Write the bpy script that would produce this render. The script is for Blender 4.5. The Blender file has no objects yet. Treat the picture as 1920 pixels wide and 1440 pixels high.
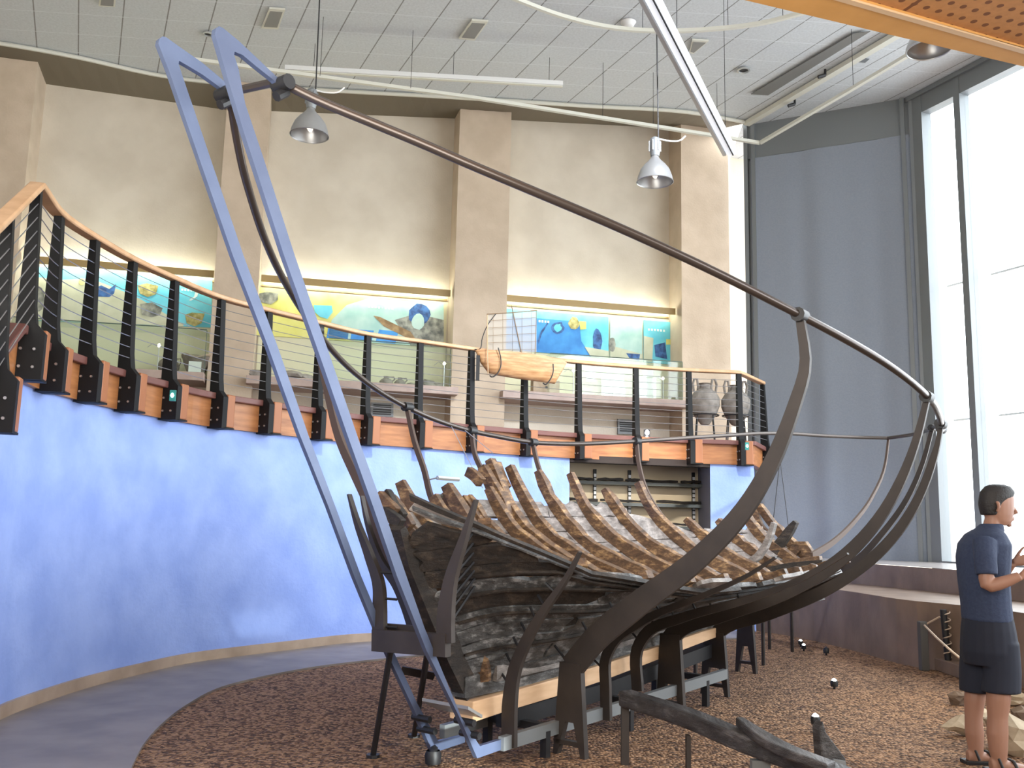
import bpy, bmesh, math, random
import numpy as np
from mathutils import Vector, Matrix
random.seed(7)
PI = math.pi
scene = bpy.context.scene
COL = scene.collection

# ------------------------------------------------------------------ camera
F = 1720.0; PITCH = math.radians(8.56); ROLL = math.radians(1.33)
CAM = np.array([0.0, 0.0, 1.55])
fwd = np.array([0, math.cos(PITCH), math.sin(PITCH)])
_r0 = np.array([1.0, 0, 0]); _u0 = np.cross(_r0, fwd)
RIGHT = math.cos(ROLL)*_r0 + math.sin(ROLL)*_u0
UP = np.cross(RIGHT, fwd)
cd = bpy.data.cameras.new('camera'); cam = bpy.data.objects.new('camera', cd); COL.objects.link(cam)
m3 = Matrix((RIGHT, UP, -fwd)).transposed()
cam.matrix_world = Matrix.Translation(Vector(CAM)) @ m3.to_4x4()
cd.sensor_width = 36.0; cd.lens = F/1920.0*36.0; cd.clip_start = 0.05; cd.clip_end = 200
scene.camera = cam

# ------------------------------------------------------------------ world, exposure
w = bpy.data.worlds.new('world'); scene.world = w; w.use_nodes = True
bg = w.node_tree.nodes['Background']
bg.inputs[0].default_value = (0.93, 0.97, 1.0, 1); bg.inputs[1].default_value = 8.5
scene.view_settings.view_transform = 'Standard'; scene.view_settings.look = 'None'
scene.view_settings.gamma = 1.0; scene.view_settings.use_curve_mapping = False
scene.view_settings.exposure = 0.0

def area(name, loc, target, sx, sy, power, col=(1, 1, 1), portal=False, spread=PI):
    l = bpy.data.lights.new(name, 'AREA'); l.shape = 'RECTANGLE'; l.size = sx; l.size_y = sy
    l.energy = power; l.color = col; l.spread = spread
    if portal: l.cycles.is_portal = True
    o = bpy.data.objects.new(name, l); COL.objects.link(o); o.location = loc
    d = Vector(target) - Vector(loc); o.rotation_euler = d.to_track_quat('-Z', 'Y').to_euler(); return o
def spot(name, loc, target, power, angle, col=(1, 1, 1), blend=.6, size=.05):
    l = bpy.data.lights.new(name, 'SPOT'); l.energy = power; l.spot_size = angle; l.spot_blend = blend
    l.color = col; l.shadow_soft_size = size
    o = bpy.data.objects.new(name, l); COL.objects.link(o); o.location = loc
    d = Vector(target) - Vector(loc); o.rotation_euler = d.to_track_quat('-Z', 'Y').to_euler(); return o
# daylight: portal over the long window wall (world light enters there)
area('window_portal', (9.7, 8.8, 5.1), (9.7-.92*5, 8.8-.39*5, 5.1), 13.9, 8.2, 1, portal=True)
# added area lights with no visible fitting, filling walls and ceiling
area('hall_fill', (1.0, 2.5, 8.6), (0, 6.5, 0), 5, 2.5, 80, (1.0, .95, .88))
area('hall_upfill', (-1.5, 1.0, 3.2), (0, 9.5, 9), 5, 2.5, 560, (1.0, .96, .88))
spot('blue_wash', (3.3, 5.2, 8.4), (0.9, 13.0, 2.0), 5200, math.radians(58), (.86, .91, 1.0), 1.0, .25)  # unseen spot added to brighten the blue wall
spot('deck_spot', (1.4, 10.2, 8.6), (1.5, 13.7, 2.6), 1100, math.radians(26), (1.0, .8, .5), .8, .08)
spot('ship_spot', (-2.2, 9.5, 8.6), (1.0, 9.2, 1.5), 500, math.radians(50), (1.0, .82, .58), .8, .08)

# ------------------------------------------------------------------ helpers
def ray(px, py): return fwd + RIGHT*(px-960)/F - UP*(py-720)/F
def onz(px, py, z):
    d = ray(px, py); return CAM + d*((z-CAM[2])/d[2])
def onplane(px, py, p, n):
    d = ray(px, py); n = np.array(n, float); return CAM + d*(np.dot(np.array(p)-CAM, n)/np.dot(d, n))
# the ship's own frame: t along the keel, s to starboard, z up
TH = math.radians(38)
SA = np.array([math.sin(TH), math.cos(TH), 0]); SN = np.array([math.cos(TH), -math.sin(TH), 0])
SO = CAM + ray(880, 1350)*(6.2/ray(880, 1350)[1]); SO[2] = 0
def W(t, s, z): return SO + t*SA + s*SN + np.array([0, 0, z])
def TS(px, py, s):
    P = onplane(px, py, SO+s*SN, SN); return float((P-SO)@SA), float(P[2])
def SZ(px, py, t):
    P = onplane(px, py, SO+t*SA, SA); return float((P-SO)@SN), float(P[2])

def tag(o, label=None, cat=None, group=None, kind=None):
    if label: o['label'] = label
    if cat: o['category'] = cat
    if group: o['group'] = group
    if kind: o['kind'] = kind
    return o
def empty(name, loc, label, cat, group=None):
    o = bpy.data.objects.new(name, None); COL.objects.link(o); o.location = tuple(loc); o.empty_display_size = .1
    return tag(o, label, cat, group)
def rootloc(p):
    v = Vector((0, 0, 0))
    while p is not None: v += p.location; p = p.parent
    return v

class MB:
    def __init__(s): s.v = []; s.f = []
    def add(s, vs, fs):
        b = len(s.v); s.v += [tuple(map(float, v)) for v in vs]; s.f += [tuple(b+i for i in f) for f in fs]
    def box(s, c, sx, sy, sz, ax=(1, 0, 0), ay=(0, 1, 0), az=(0, 0, 1)):
        c = np.array(c, float); ax, ay, az = [np.array(a, float) for a in (ax, ay, az)]
        vs = [c+ax*sx*i/2+ay*sy*j/2+az*sz*k/2 for i in (-1, 1) for j in (-1, 1) for k in (-1, 1)]
        s.add(vs, [(0, 1, 3, 2), (4, 6, 7, 5), (0, 4, 5, 1), (2, 3, 7, 6), (0, 2, 6, 4), (1, 5, 7, 3)])
    def prism(s, poly, d):
        # poly: 3D points (may be concave), extruded by vector d
        n = len(poly); poly = [np.array(p, float) for p in poly]; d = np.array(d, float)
        from mathutils.geometry import tessellate_polygon
        tri = tessellate_polygon([[Vector(p) for p in poly]])
        vs = poly+[p+d for p in poly]
        fs = [tuple(t) for t in tri]+[tuple(n+i for i in reversed(t)) for t in tri]
        fs += [(i, (i+1) % n, n+(i+1) % n, n+i) for i in range(n)]
        s.add(vs, fs)
    def bar(s, pts, wd, th, side, taper=None):
        # rectangular section swept along pts; 'side' = vector of thickness; wd in-plane
        pts = [np.array(p, float) for p in pts]; n = len(pts); sd = np.array(side, float); sd /= np.linalg.norm(sd)
        rows = []
        for i, p in enumerate(pts):
            tg = pts[min(i+1, n-1)]-pts[max(i-1, 0)]; tg /= np.linalg.norm(tg)
            q = np.cross(sd, tg); q /= np.linalg.norm(q)
            ww = wd[i] if hasattr(wd, '__len__') else wd
            tt = th[i] if hasattr(th, '__len__') else th
            rows.append([p+q*ww/2+sd*tt/2, p-q*ww/2+sd*tt/2, p-q*ww/2-sd*tt/2, p+q*ww/2-sd*tt/2])
        vs = [v for r in rows for v in r]; fs = []
        for i in range(n-1):
            for k in range(4): fs.append((4*i+k, 4*i+(k+1) % 4, 4*i+4+(k+1) % 4, 4*i+4+k))
        fs += [(3, 2, 1, 0), (4*n-4, 4*n-3, 4*n-2, 4*n-1)]
        s.add(vs, fs)
    def tube(s, pts, r, seg=8, cap=True):
        pts = [np.array(p, float) for p in pts]; n = len(pts); ref = None; rows = []
        for i, p in enumerate(pts):
            tg = pts[min(i+1, n-1)]-pts[max(i-1, 0)]; tg = tg/(np.linalg.norm(tg)+1e-9)
            if ref is None:
                ref = np.cross(tg, (0, 0, 1)) if abs(tg[2]) < .9 else np.cross(tg, (1, 0, 0))
            ref = ref-tg*np.dot(ref, tg); ref /= np.linalg.norm(ref); bb = np.cross(tg, ref)
            rr = r[i] if hasattr(r, '__len__') else r
            rows.append([p+rr*(math.cos(a)*ref+math.sin(a)*bb) for a in [2*PI*k/seg for k in range(seg)]])
        vs = [v for q in rows for v in q]; fs = []
        for i in range(n-1):
            for k in range(seg): fs.append((seg*i+k, seg*i+(k+1) % seg, seg*(i+1)+(k+1) % seg, seg*(i+1)+k))
        if cap: fs += [tuple(reversed(range(seg))), tuple(seg*(n-1)+k for k in range(seg))]
        s.add(vs, fs)
    def lathe(s, prof, c=(0, 0, 0), seg=24, sx=1, sy=1):
        c = np.array(c, float); n = len(prof)
        vs = [c+np.array([r*math.cos(a)*sx, r*math.sin(a)*sy, z]) for r, z in prof for a in [2*PI*k/seg for k in range(seg)]]
        fs = [(seg*i+k, seg*i+(k+1) % seg, seg*(i+1)+(k+1) % seg, seg*(i+1)+k) for i in range(n-1) for k in range(seg)]
        s.add(vs, fs)
    def strip(s, A, B):
        n = len(A); s.add(list(A)+list(B), [(i, i+1, n+i+1, n+i) for i in range(n-1)])
    def grid(s, rows, closed=False):
        m = len(rows[0]); vs = [v for r in rows for v in r]
        kk = m if closed else m-1
        s.add(vs, [(i*m+k, i*m+(k+1) % m, (i+1)*m+(k+1) % m, (i+1)*m+k) for i in range(len(rows)-1) for k in range(kk)])
    def rock(s, c, r, sq=.7, seed=0, sub=2):
        bm = bmesh.new(); bmesh.ops.create_icosphere(bm, subdivisions=sub, radius=1)
        rd = random.Random(seed); ph = [rd.uniform(0, 6) for _ in range(6)]; c = np.array(c, float)
        vs = []
        for v in bm.verts:
            x, y, z = v.co; k = 1+.16*math.sin(3*x+ph[0])+.14*math.sin(4*y+ph[1])+.12*math.sin(5*z+ph[2])+rd.uniform(-.05, .05)
            vs.append(c+np.array([x*k*r, y*k*r*(.8+.3*math.sin(ph[3])), z*k*r*sq]))
        fs = [tuple(v.index for v in f.verts) for f in bm.faces]; bm.free(); s.add(vs, fs)
    def build(s, name, mat, parent=None, smooth=False, bevel=0, recalc=True):
        off = np.array(rootloc(parent)) if parent else np.zeros(3)
        me = bpy.data.meshes.new(name); me.from_pydata([tuple(np.array(v)-off) for v in s.v], [], s.f)
        if recalc:
            bm = bmesh.new(); bm.from_mesh(me); bmesh.ops.recalc_face_normals(bm, faces=bm.faces); bm.to_mesh(me); bm.free()
        if smooth:
            me.polygons.foreach_set('use_smooth', [True]*len(me.polygons))
            try: me.set_sharp_from_angle(angle=math.radians(38))
            except Exception: pass
        me.materials.append(mat)
        o = bpy.data.objects.new(name, me); COL.objects.link(o)
        if parent: o.parent = parent
        if bevel:
            md = o.modifiers.new('bevel', 'BEVEL'); md.width = bevel; md.segments = 2; md.limit_method = 'ANGLE'
        return o
def thing(mb, name, mat, label, cat, group=None, **k):
    # a top-level single-mesh thing, its origin at its base
    v = np.array(mb.v); base = (v[:, 0].mean(), v[:, 1].mean(), v[:, 2].min())
    mb.v = [tuple(np.array(p)-base) for p in mb.v]
    o = mb.build(name, mat, **k); o.location = base; return tag(o, label, cat, group)
def struct(mb, name, mat, parent=None, **k):
    o = mb.build(name, mat, parent, **k)
    if not parent: o['kind'] = 'structure'
    return o
def copy_tree(o, parent=None):
    c = o.copy(); COL.objects.link(c); c.parent = parent
    for ch in [q for q in bpy.data.objects if q.parent == o]: copy_tree(ch, c)
    return c
def smooth_path(P, n):
    P = np.array(P, float); s = np.r_[0, np.cumsum(np.linalg.norm(np.diff(P, axis=0), axis=1))]
    T = np.gradient(P, s, axis=0); out = []
    for x in np.linspace(0, s[-1], n):
        i = min(len(s)-2, max(0, int(np.searchsorted(s, x)-1))); h = s[i+1]-s[i]; u = (x-s[i])/h
        out.append((2*u**3-3*u*u+1)*P[i]+(u**3-2*u*u+u)*h*T[i]+(-2*u**3+3*u*u)*P[i+1]+(u**3-u*u)*h*T[i+1])
    return out

# ------------------------------------------------------------------ materials
def mat(name, col, rough=.6, metal=0, col2=None, scale=4, stretch=(1, 1, 1), detail=6, bump=0, bscale=None, spec=None, lo=.35, hi=.65, obj=False):
    m = bpy.data.materials.new(name); m.use_nodes = True; nt = m.node_tree; b = nt.nodes['Principled BSDF']
    b.inputs['Base Color'].default_value = (*col, 1); b.inputs['Roughness'].default_value = rough; b.inputs['Metallic'].default_value = metal
    if spec is not None: b.inputs['Specular IOR Level'].default_value = spec
    if col2 or bump:
        tc = nt.nodes.new('ShaderNodeTexCoord'); mp = nt.nodes.new('ShaderNodeMapping'); mp.inputs['Scale'].default_value = stretch
        nt.links.new(tc.outputs['Object'], mp.inputs[0])
        n = nt.nodes.new('ShaderNodeTexNoise'); n.inputs['Scale'].default_value = scale; n.inputs['Detail'].default_value = detail
        nt.links.new(mp.outputs[0], n.inputs['Vector'])
        if col2:
            r = nt.nodes.new('ShaderNodeValToRGB'); r.color_ramp.elements[0].position = lo; r.color_ramp.elements[1].position = hi
            r.color_ramp.elements[0].color = (*col, 1); r.color_ramp.elements[1].color = (*col2, 1)
            nt.links.new(n.outputs[0], r.inputs[0]); nt.links.new(r.outputs[0], b.inputs['Base Color'])
        if bump:
            n2 = n
            if bscale:
                n2 = nt.nodes.new('ShaderNodeTexNoise'); n2.inputs['Scale'].default_value = bscale; n2.inputs['Detail'].default_value = 4
                nt.links.new(mp.outputs[0], n2.inputs['Vector'])
            bp = nt.nodes.new('ShaderNodeBump'); bp.inputs['Strength'].default_value = bump; bp.inputs['Distance'].default_value = .02
            nt.links.new(n2.outputs[0], bp.inputs['Height']); nt.links.new(bp.outputs[0], b.inputs['Normal'])
    return m
def emit(name, col, st):
    m = bpy.data.materials.new(name); m.use_nodes = True; nt = m.node_tree; b = nt.nodes['Principled BSDF']
    b.inputs['Base Color'].default_value = (*col, 1)
    b.inputs['Emission Color'].default_value = (*col, 1); b.inputs['Emission Strength'].default_value = st; return m
def glass(name, tint=(.9, .97, .95), gl=.08):
    m = bpy.data.materials.new(name); m.use_nodes = True; nt = m.node_tree; nt.nodes.remove(nt.nodes['Principled BSDF'])
    out = nt.nodes['Material Output']; t = nt.nodes.new('ShaderNodeBsdfTransparent'); t.inputs[0].default_value = (*tint, 1)
    g = nt.nodes.new('ShaderNodeBsdfGlossy'); g.inputs['Roughness'].default_value = .03
    mx = nt.nodes.new('ShaderNodeMixShader'); mx.inputs[0].default_value = gl
    nt.links.new(t.outputs[0], mx.inputs[1]); nt.links.new(g.outputs[0], mx.inputs[2]); nt.links.new(mx.outputs[0], out.inputs[0]); return m

M = {}
M['beige'] = mat('beige_plaster', (.58, .52, .425), .9, col2=(.66, .60, .50), scale=1.5, bump=.15, bscale=30)
M['tan'] = mat('tan_plaster', (.49, .395, .295), .9, col2=(.57, .465, .355), scale=2.5, bump=.15, bscale=30)
M['brown'] = mat('brown_soffit', (.16, .135, .095), .8)
M['blue'] = mat('blue_plaster', (.25, .36, .76), .85, col2=(.33, .45, .86), scale=2.2, detail=9, bump=.25, bscale=22)
M['bstone'] = mat('pale_base_stone', (.34, .25, .18), .55, col2=(.46, .35, .26), scale=3)
M['stone'] = mat('stone_cladding', (.17, .115, .085), .5, col2=(.25, .175, .13), scale=3, stretch=(1, 1, .6), bump=.1, bscale=40)
M['path'] = mat('polished_stone', (.20, .17, .155), .5, col2=(.28, .24, .21), scale=2.5, bump=.03)
M['white'] = mat('white_paint', (.75, .76, .76), .45)
M['cream'] = mat('cream_trim', (.62, .62, .55), .6)
M['alu'] = mat('grey_aluminium', (.20, .215, .225), .5, .3)
M['lampm'] = mat('spun_aluminium', (.42, .42, .42), .35, .7)
M['dark'] = mat('dark_metal', (.012, .012, .014), .5, 0)
M['steel'] = mat('blue_reflection_steel', (.092, .118, .20), .42, .35, col2=(.108, .137, .225), scale=5)  # blue tint holds the colour reflected onto the steel
M['ribsteel'] = mat('brown_painted_steel', (.030, .023, .020), .55, .1, col2=(.042, .032, .027), scale=6)
M['ribtan'] = mat('tan_painted_steel', (.085, .055, .042), .75, 0)
M['postm'] = mat('black_painted_steel', (.007, .007, .008), .6, 0, spec=.25)
M['pipe'] = mat('pipe_steel', (.07, .055, .048), .28, .5)
M['plate'] = mat('bright_steel', (.50, .52, .52), .35, .6)
M['pine'] = mat('pine_beam', (.66, .42, .24), .5, col2=(.78, .53, .33), scale=3, stretch=(1, 1, 6), bump=.05)
M['deckwood'] = mat('orange_pine', (.27, .095, .03), .45, col2=(.46, .19, .065), scale=2.2, stretch=(1.2, 1.2, 9), bump=.04, lo=.3, hi=.7)
M['rail'] = mat('oak_handrail', (.50, .29, .15), .4, col2=(.60, .37, .21), scale=8)
M['cap'] = mat('maroon_deck_edge', (.15, .055, .045), .5)
M['cable'] = mat('steel_cable', (.45, .45, .47), .3, .8)
def hullmat(name, a, b, c, rough=.5):
    m = mat(name, a, rough); nt = m.node_tree; bs = nt.nodes['Principled BSDF']
    tc = nt.nodes.new('ShaderNodeTexCoord'); mp = nt.nodes.new('ShaderNodeMapping')
    mp.vector_type = 'POINT'; mp.inputs['Rotation'].default_value = (0, 0, TH-PI/2+PI/2)
    mp.inputs['Scale'].default_value = (5, .9, 9)
    nt.links.new(tc.outputs['Object'], mp.inputs[0])
    n = nt.nodes.new('ShaderNodeTexNoise'); n.inputs['Scale'].default_value = 2.2; n.inputs['Detail'].default_value = 9; n.inputs['Roughness'].default_value = .7
    nt.links.new(mp.outputs[0], n.inputs['Vector'])
    r = nt.nodes.new('ShaderNodeValToRGB'); e = r.color_ramp.elements; e[0].position = .32; e[0].color = (*a, 1); e[1].position = .52; e[1].color = (*b, 1)
    x = e.new(.68); x.color = (*c, 1)
    nt.links.new(n.outputs[0], r.inputs[0]); nt.links.new(r.outputs[0], bs.inputs['Base Color'])
    bp = nt.nodes.new('ShaderNodeBump'); bp.inputs['Strength'].default_value = .6; bp.inputs['Distance'].default_value = .03
    nt.links.new(n.outputs[0], bp.inputs['Height']); nt.links.new(bp.outputs[0], bs.inputs['Normal']); return m
M['hullout'] = hullmat('weathered_sheen_planking', (.015, .0145, .0145), (.070, .068, .067), (.33, .325, .32), .3)  # palest streaks also carry the bright sheen of the planks
M['hullin'] = hullmat('grey_inner_planking', (.10, .085, .075), (.23, .205, .19), (.40, .36, .33), .45)
M['palein'] = mat('pale_inner_board', (.36, .31, .26), .6, col2=(.46, .41, .36), scale=8)
M['frame'] = hullmat('ochre_frame_timber', (.030, .016, .009), (.135, .072, .036), (.44, .27, .125), .42)
M['black'] = hullmat('charred_timber', (.006, .005, .004), (.022, .015, .011), (.07, .05, .035), .6)
def gravel():
    m = mat('gravel', (.2, .12, .07), .9); nt = m.node_tree; bs = nt.nodes['Principled BSDF']
    tc = nt.nodes.new('ShaderNodeTexCoord')
    v = nt.nodes.new('ShaderNodeTexVoronoi'); v.inputs['Scale'].default_value = 42; nt.links.new(tc.outputs['Object'], v.inputs['Vector'])
    n = nt.nodes.new('ShaderNodeTexNoise'); n.inputs['Scale'].default_value = 5; n.inputs['Detail'].default_value = 6; nt.links.new(tc.outputs['Object'], n.inputs['Vector'])
    sep = nt.nodes.new('ShaderNodeSeparateColor'); nt.links.new(v.outputs['Color'], sep.inputs[0])
    ad = nt.nodes.new('ShaderNodeMath'); ad.operation = 'MULTIPLY_ADD'; nt.links.new(n.outputs[0], ad.inputs[0]); ad.inputs[1].default_value = .6
    nt.links.new(sep.outputs[0], ad.inputs[2])
    r = nt.nodes.new('ShaderNodeValToRGB'); e = r.color_ramp.elements; e[0].position = .25; e[0].color = (.04, .018, .008, 1); e[1].position = 1.0; e[1].color = (.40, .225, .12, 1)
    x = e.new(.7); x.color = (.16, .075, .034, 1)
    nt.links.new(ad.outputs[0], r.inputs[0]); nt.links.new(r.outputs[0], bs.inputs['Base Color'])
    bp = nt.nodes.new('ShaderNodeBump'); bp.inputs['Strength'].default_value = 1; bp.inputs['Distance'].default_value = .03; bp.invert = True
    nt.links.new(v.outputs['Distance'], bp.inputs['Height']); nt.links.new(bp.outputs[0], bs.inputs['Normal']); return m
M['gravel'] = gravel()
def tiles(name, base, line, su, sv, du, dv, wu=.03, wv=.02, dots=None, fine=True):
    # du,dv: directions ACROSS the joints (world XY)
    m = mat(name, base, .85); nt = m.node_tree; bs = nt.nodes['Principled BSDF']; L = nt.links
    tc = nt.nodes.new('ShaderNodeTexCoord')
    def fam(d, s, wdt):
        dt = nt.nodes.new('ShaderNodeVectorMath'); dt.operation = 'DOT_PRODUCT'; L.new(tc.outputs['Object'], dt.inputs[0]); dt.inputs[1].default_value = (d[0]/s, d[1]/s, 0)
        fr = nt.nodes.new('ShaderNodeMath'); fr.operation = 'FRACT'; L.new(dt.outputs['Value'], fr.inputs[0])
        lt = nt.nodes.new('ShaderNodeMath'); lt.operation = 'LESS_THAN'; L.new(fr.outputs[0], lt.inputs[0]); lt.inputs[1].default_value = wdt
        return lt, fr
    a, fa = fam(du, su, wu); b, fb = fam(dv, sv, wv)
    m1 = nt.nodes.new('ShaderNodeMix'); m1.data_type = 'RGBA'; L.new(a.outputs[0], m1.inputs['Factor'])
    nz = nt.nodes.new('ShaderNodeTexNoise'); nz.inputs['Scale'].default_value = 28; nz.inputs['Detail'].default_value = 3; L.new(tc.outputs['Object'], nz.inputs['Vector'])
    rp = nt.nodes.new('ShaderNodeValToRGB'); rp.color_ramp.elements[0].position = .3; rp.color_ramp.elements[1].position = .7
    rp.color_ramp.elements[0].color = (*[c*.86 for c in base], 1); rp.color_ramp.elements[1].color = (*base, 1); L.new(nz.outputs[0], rp.inputs[0])
    L.new(rp.outputs[0], m1.inputs['A']); m1.inputs['B'].default_value = (*line, 1)
    m2 = nt.nodes.new('ShaderNodeMix'); m2.data_type = 'RGBA'; L.new(b.outputs[0], m2.inputs['Factor']); L.new(m1.outputs['Result'], m2.inputs['A'])
    m2.inputs['B'].default_value = (*[min(1, c*1.12) for c in base], 1) if fine else (*line, 1)
    L.new(m2.outputs['Result'], bs.inputs['Base Color'])
    if dots:
        def sc(d): 
            dt = nt.nodes.new('ShaderNodeVectorMath'); dt.operation = 'DOT_PRODUCT'; L.new(tc.outputs['Object'], dt.inputs[0]); dt.inputs[1].default_value = (d[0]/dots, d[1]/dots, 0)
            f = nt.nodes.new('ShaderNodeMath'); f.operation = 'FRACT'; L.new(dt.outputs['Value'], f.inputs[0])
            q = nt.nodes.new('ShaderNodeMath'); q.operation = 'SUBTRACT'; L.new(f.outputs[0], q.inputs[0]); q.inputs[1].default_value = .5
            p = nt.nodes.new('ShaderNodeMath'); p.operation = 'MULTIPLY'; L.new(q.outputs[0], p.inputs[0]); L.new(q.outputs[0], p.inputs[1]); return p
        p, q = sc(du), sc((-du[1], du[0])); s = nt.nodes.new('ShaderNodeMath'); s.operation = 'ADD'; L.new(p.outputs[0], s.inputs[0]); L.new(q.outputs[0], s.inputs[1])
        lt = nt.nodes.new('ShaderNodeMath'); lt.operation = 'LESS_THAN'; L.new(s.outputs[0], lt.inputs[0]); lt.inputs[1].default_value = .045
        m3_ = nt.nodes.new('ShaderNodeMix'); m3_.data_type = 'RGBA'; L.new(lt.outputs[0], m3_.inputs['Factor']); L.new(m2.outputs['Result'], m3_.inputs['A']); m3_.inputs['B'].default_value = (*line, 1)
        L.new(m3_.outputs['Result'], bs.inputs['Base Color'])
    return m
AZ1 = math.radians(-25)
M['ceil'] = tiles('perforated_ceiling_tiles', (.57, .605, .63), (.22, .22, .22), .62, .62, (math.cos(AZ1), -math.sin(AZ1)), (-.087, .996))

# ------------------------------------------------------------------ room shell
HC = 9.05
mb = MB(); mb.add([(-30, -12, 0), (16, -12, 0), (16, 26, 0), (-30, 26, 0)], [(0, 1, 2, 3)]); struct(mb, 'floor', M['gravel'], recalc=False)
# plan curve under the gallery edge
PB = [(18, 709), (65, 733), (137, 753), (213, 771), (296, 787), (388, 803), (480, 814), (580, 825), (672, 835), (773, 842), (871, 849), (973, 856), (1076, 862), (1185, 867), (1286, 871), (1381, 874)]
ZB = 2.48
EDGE = [onz(x, y, ZB)[:2] for x, y in PB]
PRE = [(-2.2, 3.4), (-2.75, 4.3), (-3.12, 5.1), (-3.38, 5.8)]
CURVE = np.array(PRE+[tuple(p) for p in EDGE]+[(3.76, 14.16)])
CV = np.array([p[:2] for p in smooth_path([(x, y, 0) for x, y in CURVE], 90)])
def offs(C, d):
    T = np.gradient(C, axis=0); T /= np.linalg.norm(T, axis=1)[:, None]
    return C + d*np.c_[T[:, 1], -T[:, 0]]           # + = outward, towards the hall
iA = int(np.argmin(abs(CV[:, 0]-.93)+abs(CV[:, 1]-13.5)*.1)); iB = int(np.argmin(abs(CV[:, 0]-3.12)))
def vwall(C, z0, z1, mb): mb.strip([(x, y, z0) for x, y in C], [(x, y, z1) for x, y in C])
WL = offs(CV, -.02)
mb = MB()
for C in (WL[:iA+1], WL[iB:]): vwall(C, 0, 2.6, mb)
mb.strip([(WL[-1][0], WL[-1][1], 0), (4.15, 15.6, 0)], [(WL[-1][0], WL[-1][1], 2.6), (4.15, 15.6, 2.6)])
wl = struct(mb, 'wall_left', M['blue'], smooth=True, recalc=False)
mb = MB()
B0 = offs(CV, .012)[:iA+1]; vwall(B0, 0, .12, mb); mb.strip([(x, y, .12) for x, y in B0], [(x, y, .12) for x, y in WL[:iA+1]]); struct(mb, 'baseboard_left', M['bstone'], recalc=False)
# alcove below the gallery
a0 = WL[iA]; b0 = WL[iB]; dv = np.array([-.12, .99])
mb = MB()
a1 = a0+dv*1.3; b1 = b0+np.array([.05, 1.15])
mb.strip([(*a1, 0), (*b1, 0)], [(*a1, 2.6), (*b1, 2.6)]); struct(mb, 'wall_alcove', mat('lit_alcove_wall', (.74, .62, .44), .85), recalc=False)  # lighter, warmer back wall colour stands in for light in the alcove
mb = MB(); mb.strip([(*a0, 0), (*a1, 0)], [(*a0, 2.6), (*a1, 2.6)]); mb.strip([(*b0, 0), (*b1, 0)], [(*b0, 2.6), (*b1, 2.6)]); struct(mb, 'wall_alcove_side', mat('grey_side', (.23, .23, .27), .8), recalc=False)
# stone path
inner = [(-1.55, 2.6), (-1.75, 4.0), (-2.0, 5.0), (-2.28, 5.94), (-2.42, 6.47), (-2.52, 7.03), (-2.59, 7.8), (-2.55, 8.66), (-2.32, 9.27), (-1.94, 9.92), (-1.46, 10.44), (-.9, 10.95), (-.1, 11.5), (1.0, 12.1), (2.2, 12.7), (3.4, 13.3)]
IN = smooth_path([(x, y, .02) for x, y in inner], 90); mb = MB()
OUT = [(x, y, .02) for x, y in WL]; mb.strip(OUT, IN); mb.strip(IN, [(x, y, 0) for x, y, z in IN]); struct(mb, 'stone_path', M['path'], recalc=False)
# back wall with pilasters
wd = np.array([math.cos(math.radians(13.5)), math.sin(math.radians(13.5)), 0]); wn = np.array([wd[1], -wd[0], 0])
WP = np.array([0, 17.0, 0])
def onwall(px, py, off=0.0): return onplane(px, py, WP+wn*off, wn)
def wu(px, py, off=0.0): return float(np.dot(onwall(px, py, off)-WP, wd))
def wpt(u, z, off=0.0): return WP+wd*u+wn*off+np.array([0, 0, z])
topz = lambda u: float(np.interp(u, [-10, -8.7, -5.4, -4.7, -1.3, -.15, 3.2, 5], [8.95, 8.9, 8.82, 8.9, 9.2, 9.32, 9.58, 9.6]))
us = list(np.linspace(-13, 4.9, 30)); mb = MB()
mb.strip([wpt(u, 2.4) for u in us], [wpt(u, 9.9) for u in us]); struct(mb, 'wall_back', M['beige'], recalc=False)
PIL = [(-60, 62, 200), (418, 500, 300), (860, 957, 300), (1277, 1365, 300)]
pil_u = []
for i, (x0, x1, y) in enumerate(PIL):
    u0 = wu(x0, y, .6); u1 = wu(x1, y, .6); pil_u.append((u0, u1)); mb = MB()
    mb.box(wpt((u0+u1)/2, 6.1, .29), u1-u0, .62, 7.4, wd, wn); struct(mb, 'trim_%d' % (i+1), M['tan'])
# soffit band between ceiling edge and wall top
SF = [(-200, 60), (0, 85), (140, 110), (300, 145), (450, 163), (600, 172), (870, 187), (1100, 202), (1300, 215), (1395, 232)]
FR = smooth_path([onz(x, y, HC) for x, y in SF], 50); mb = MB()
BK = []
for p in FR:
    u = float(np.dot(p-WP, wd)); BK.append(wpt(u, topz(u), 0)+np.array([0, 0, -.0]))
mb.strip(FR, BK); struct(mb, 'trim_5', M['brown'], recalc=False)
mb = MB(); mb.strip([p+np.array([0, 0, -.0]) for p in FR], [p+np.array([0, 0, .22]) for p in FR]); mb.tube([p+np.array([0, -.03, .02]) for p in FR], .035, 6); struct(mb, 'trim_6', M['cream'], recalc=False)
# ceiling
mb = MB(); fr = [tuple(p+np.array([0, 0, .06])) for p in FR]
mb.add([(-30, -12, HC+.06)]+[(-30, fr[0][1], HC+.06)]+fr+[(4.45, 18.6, HC+.06), (7.6, 15.6, HC+.06), (13.5, 2, HC+.06), (13.5, -12, HC+.06)], [tuple(range(len(fr)+6))]); struct(mb, 'ceiling', M['ceil'], recalc=False)
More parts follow.
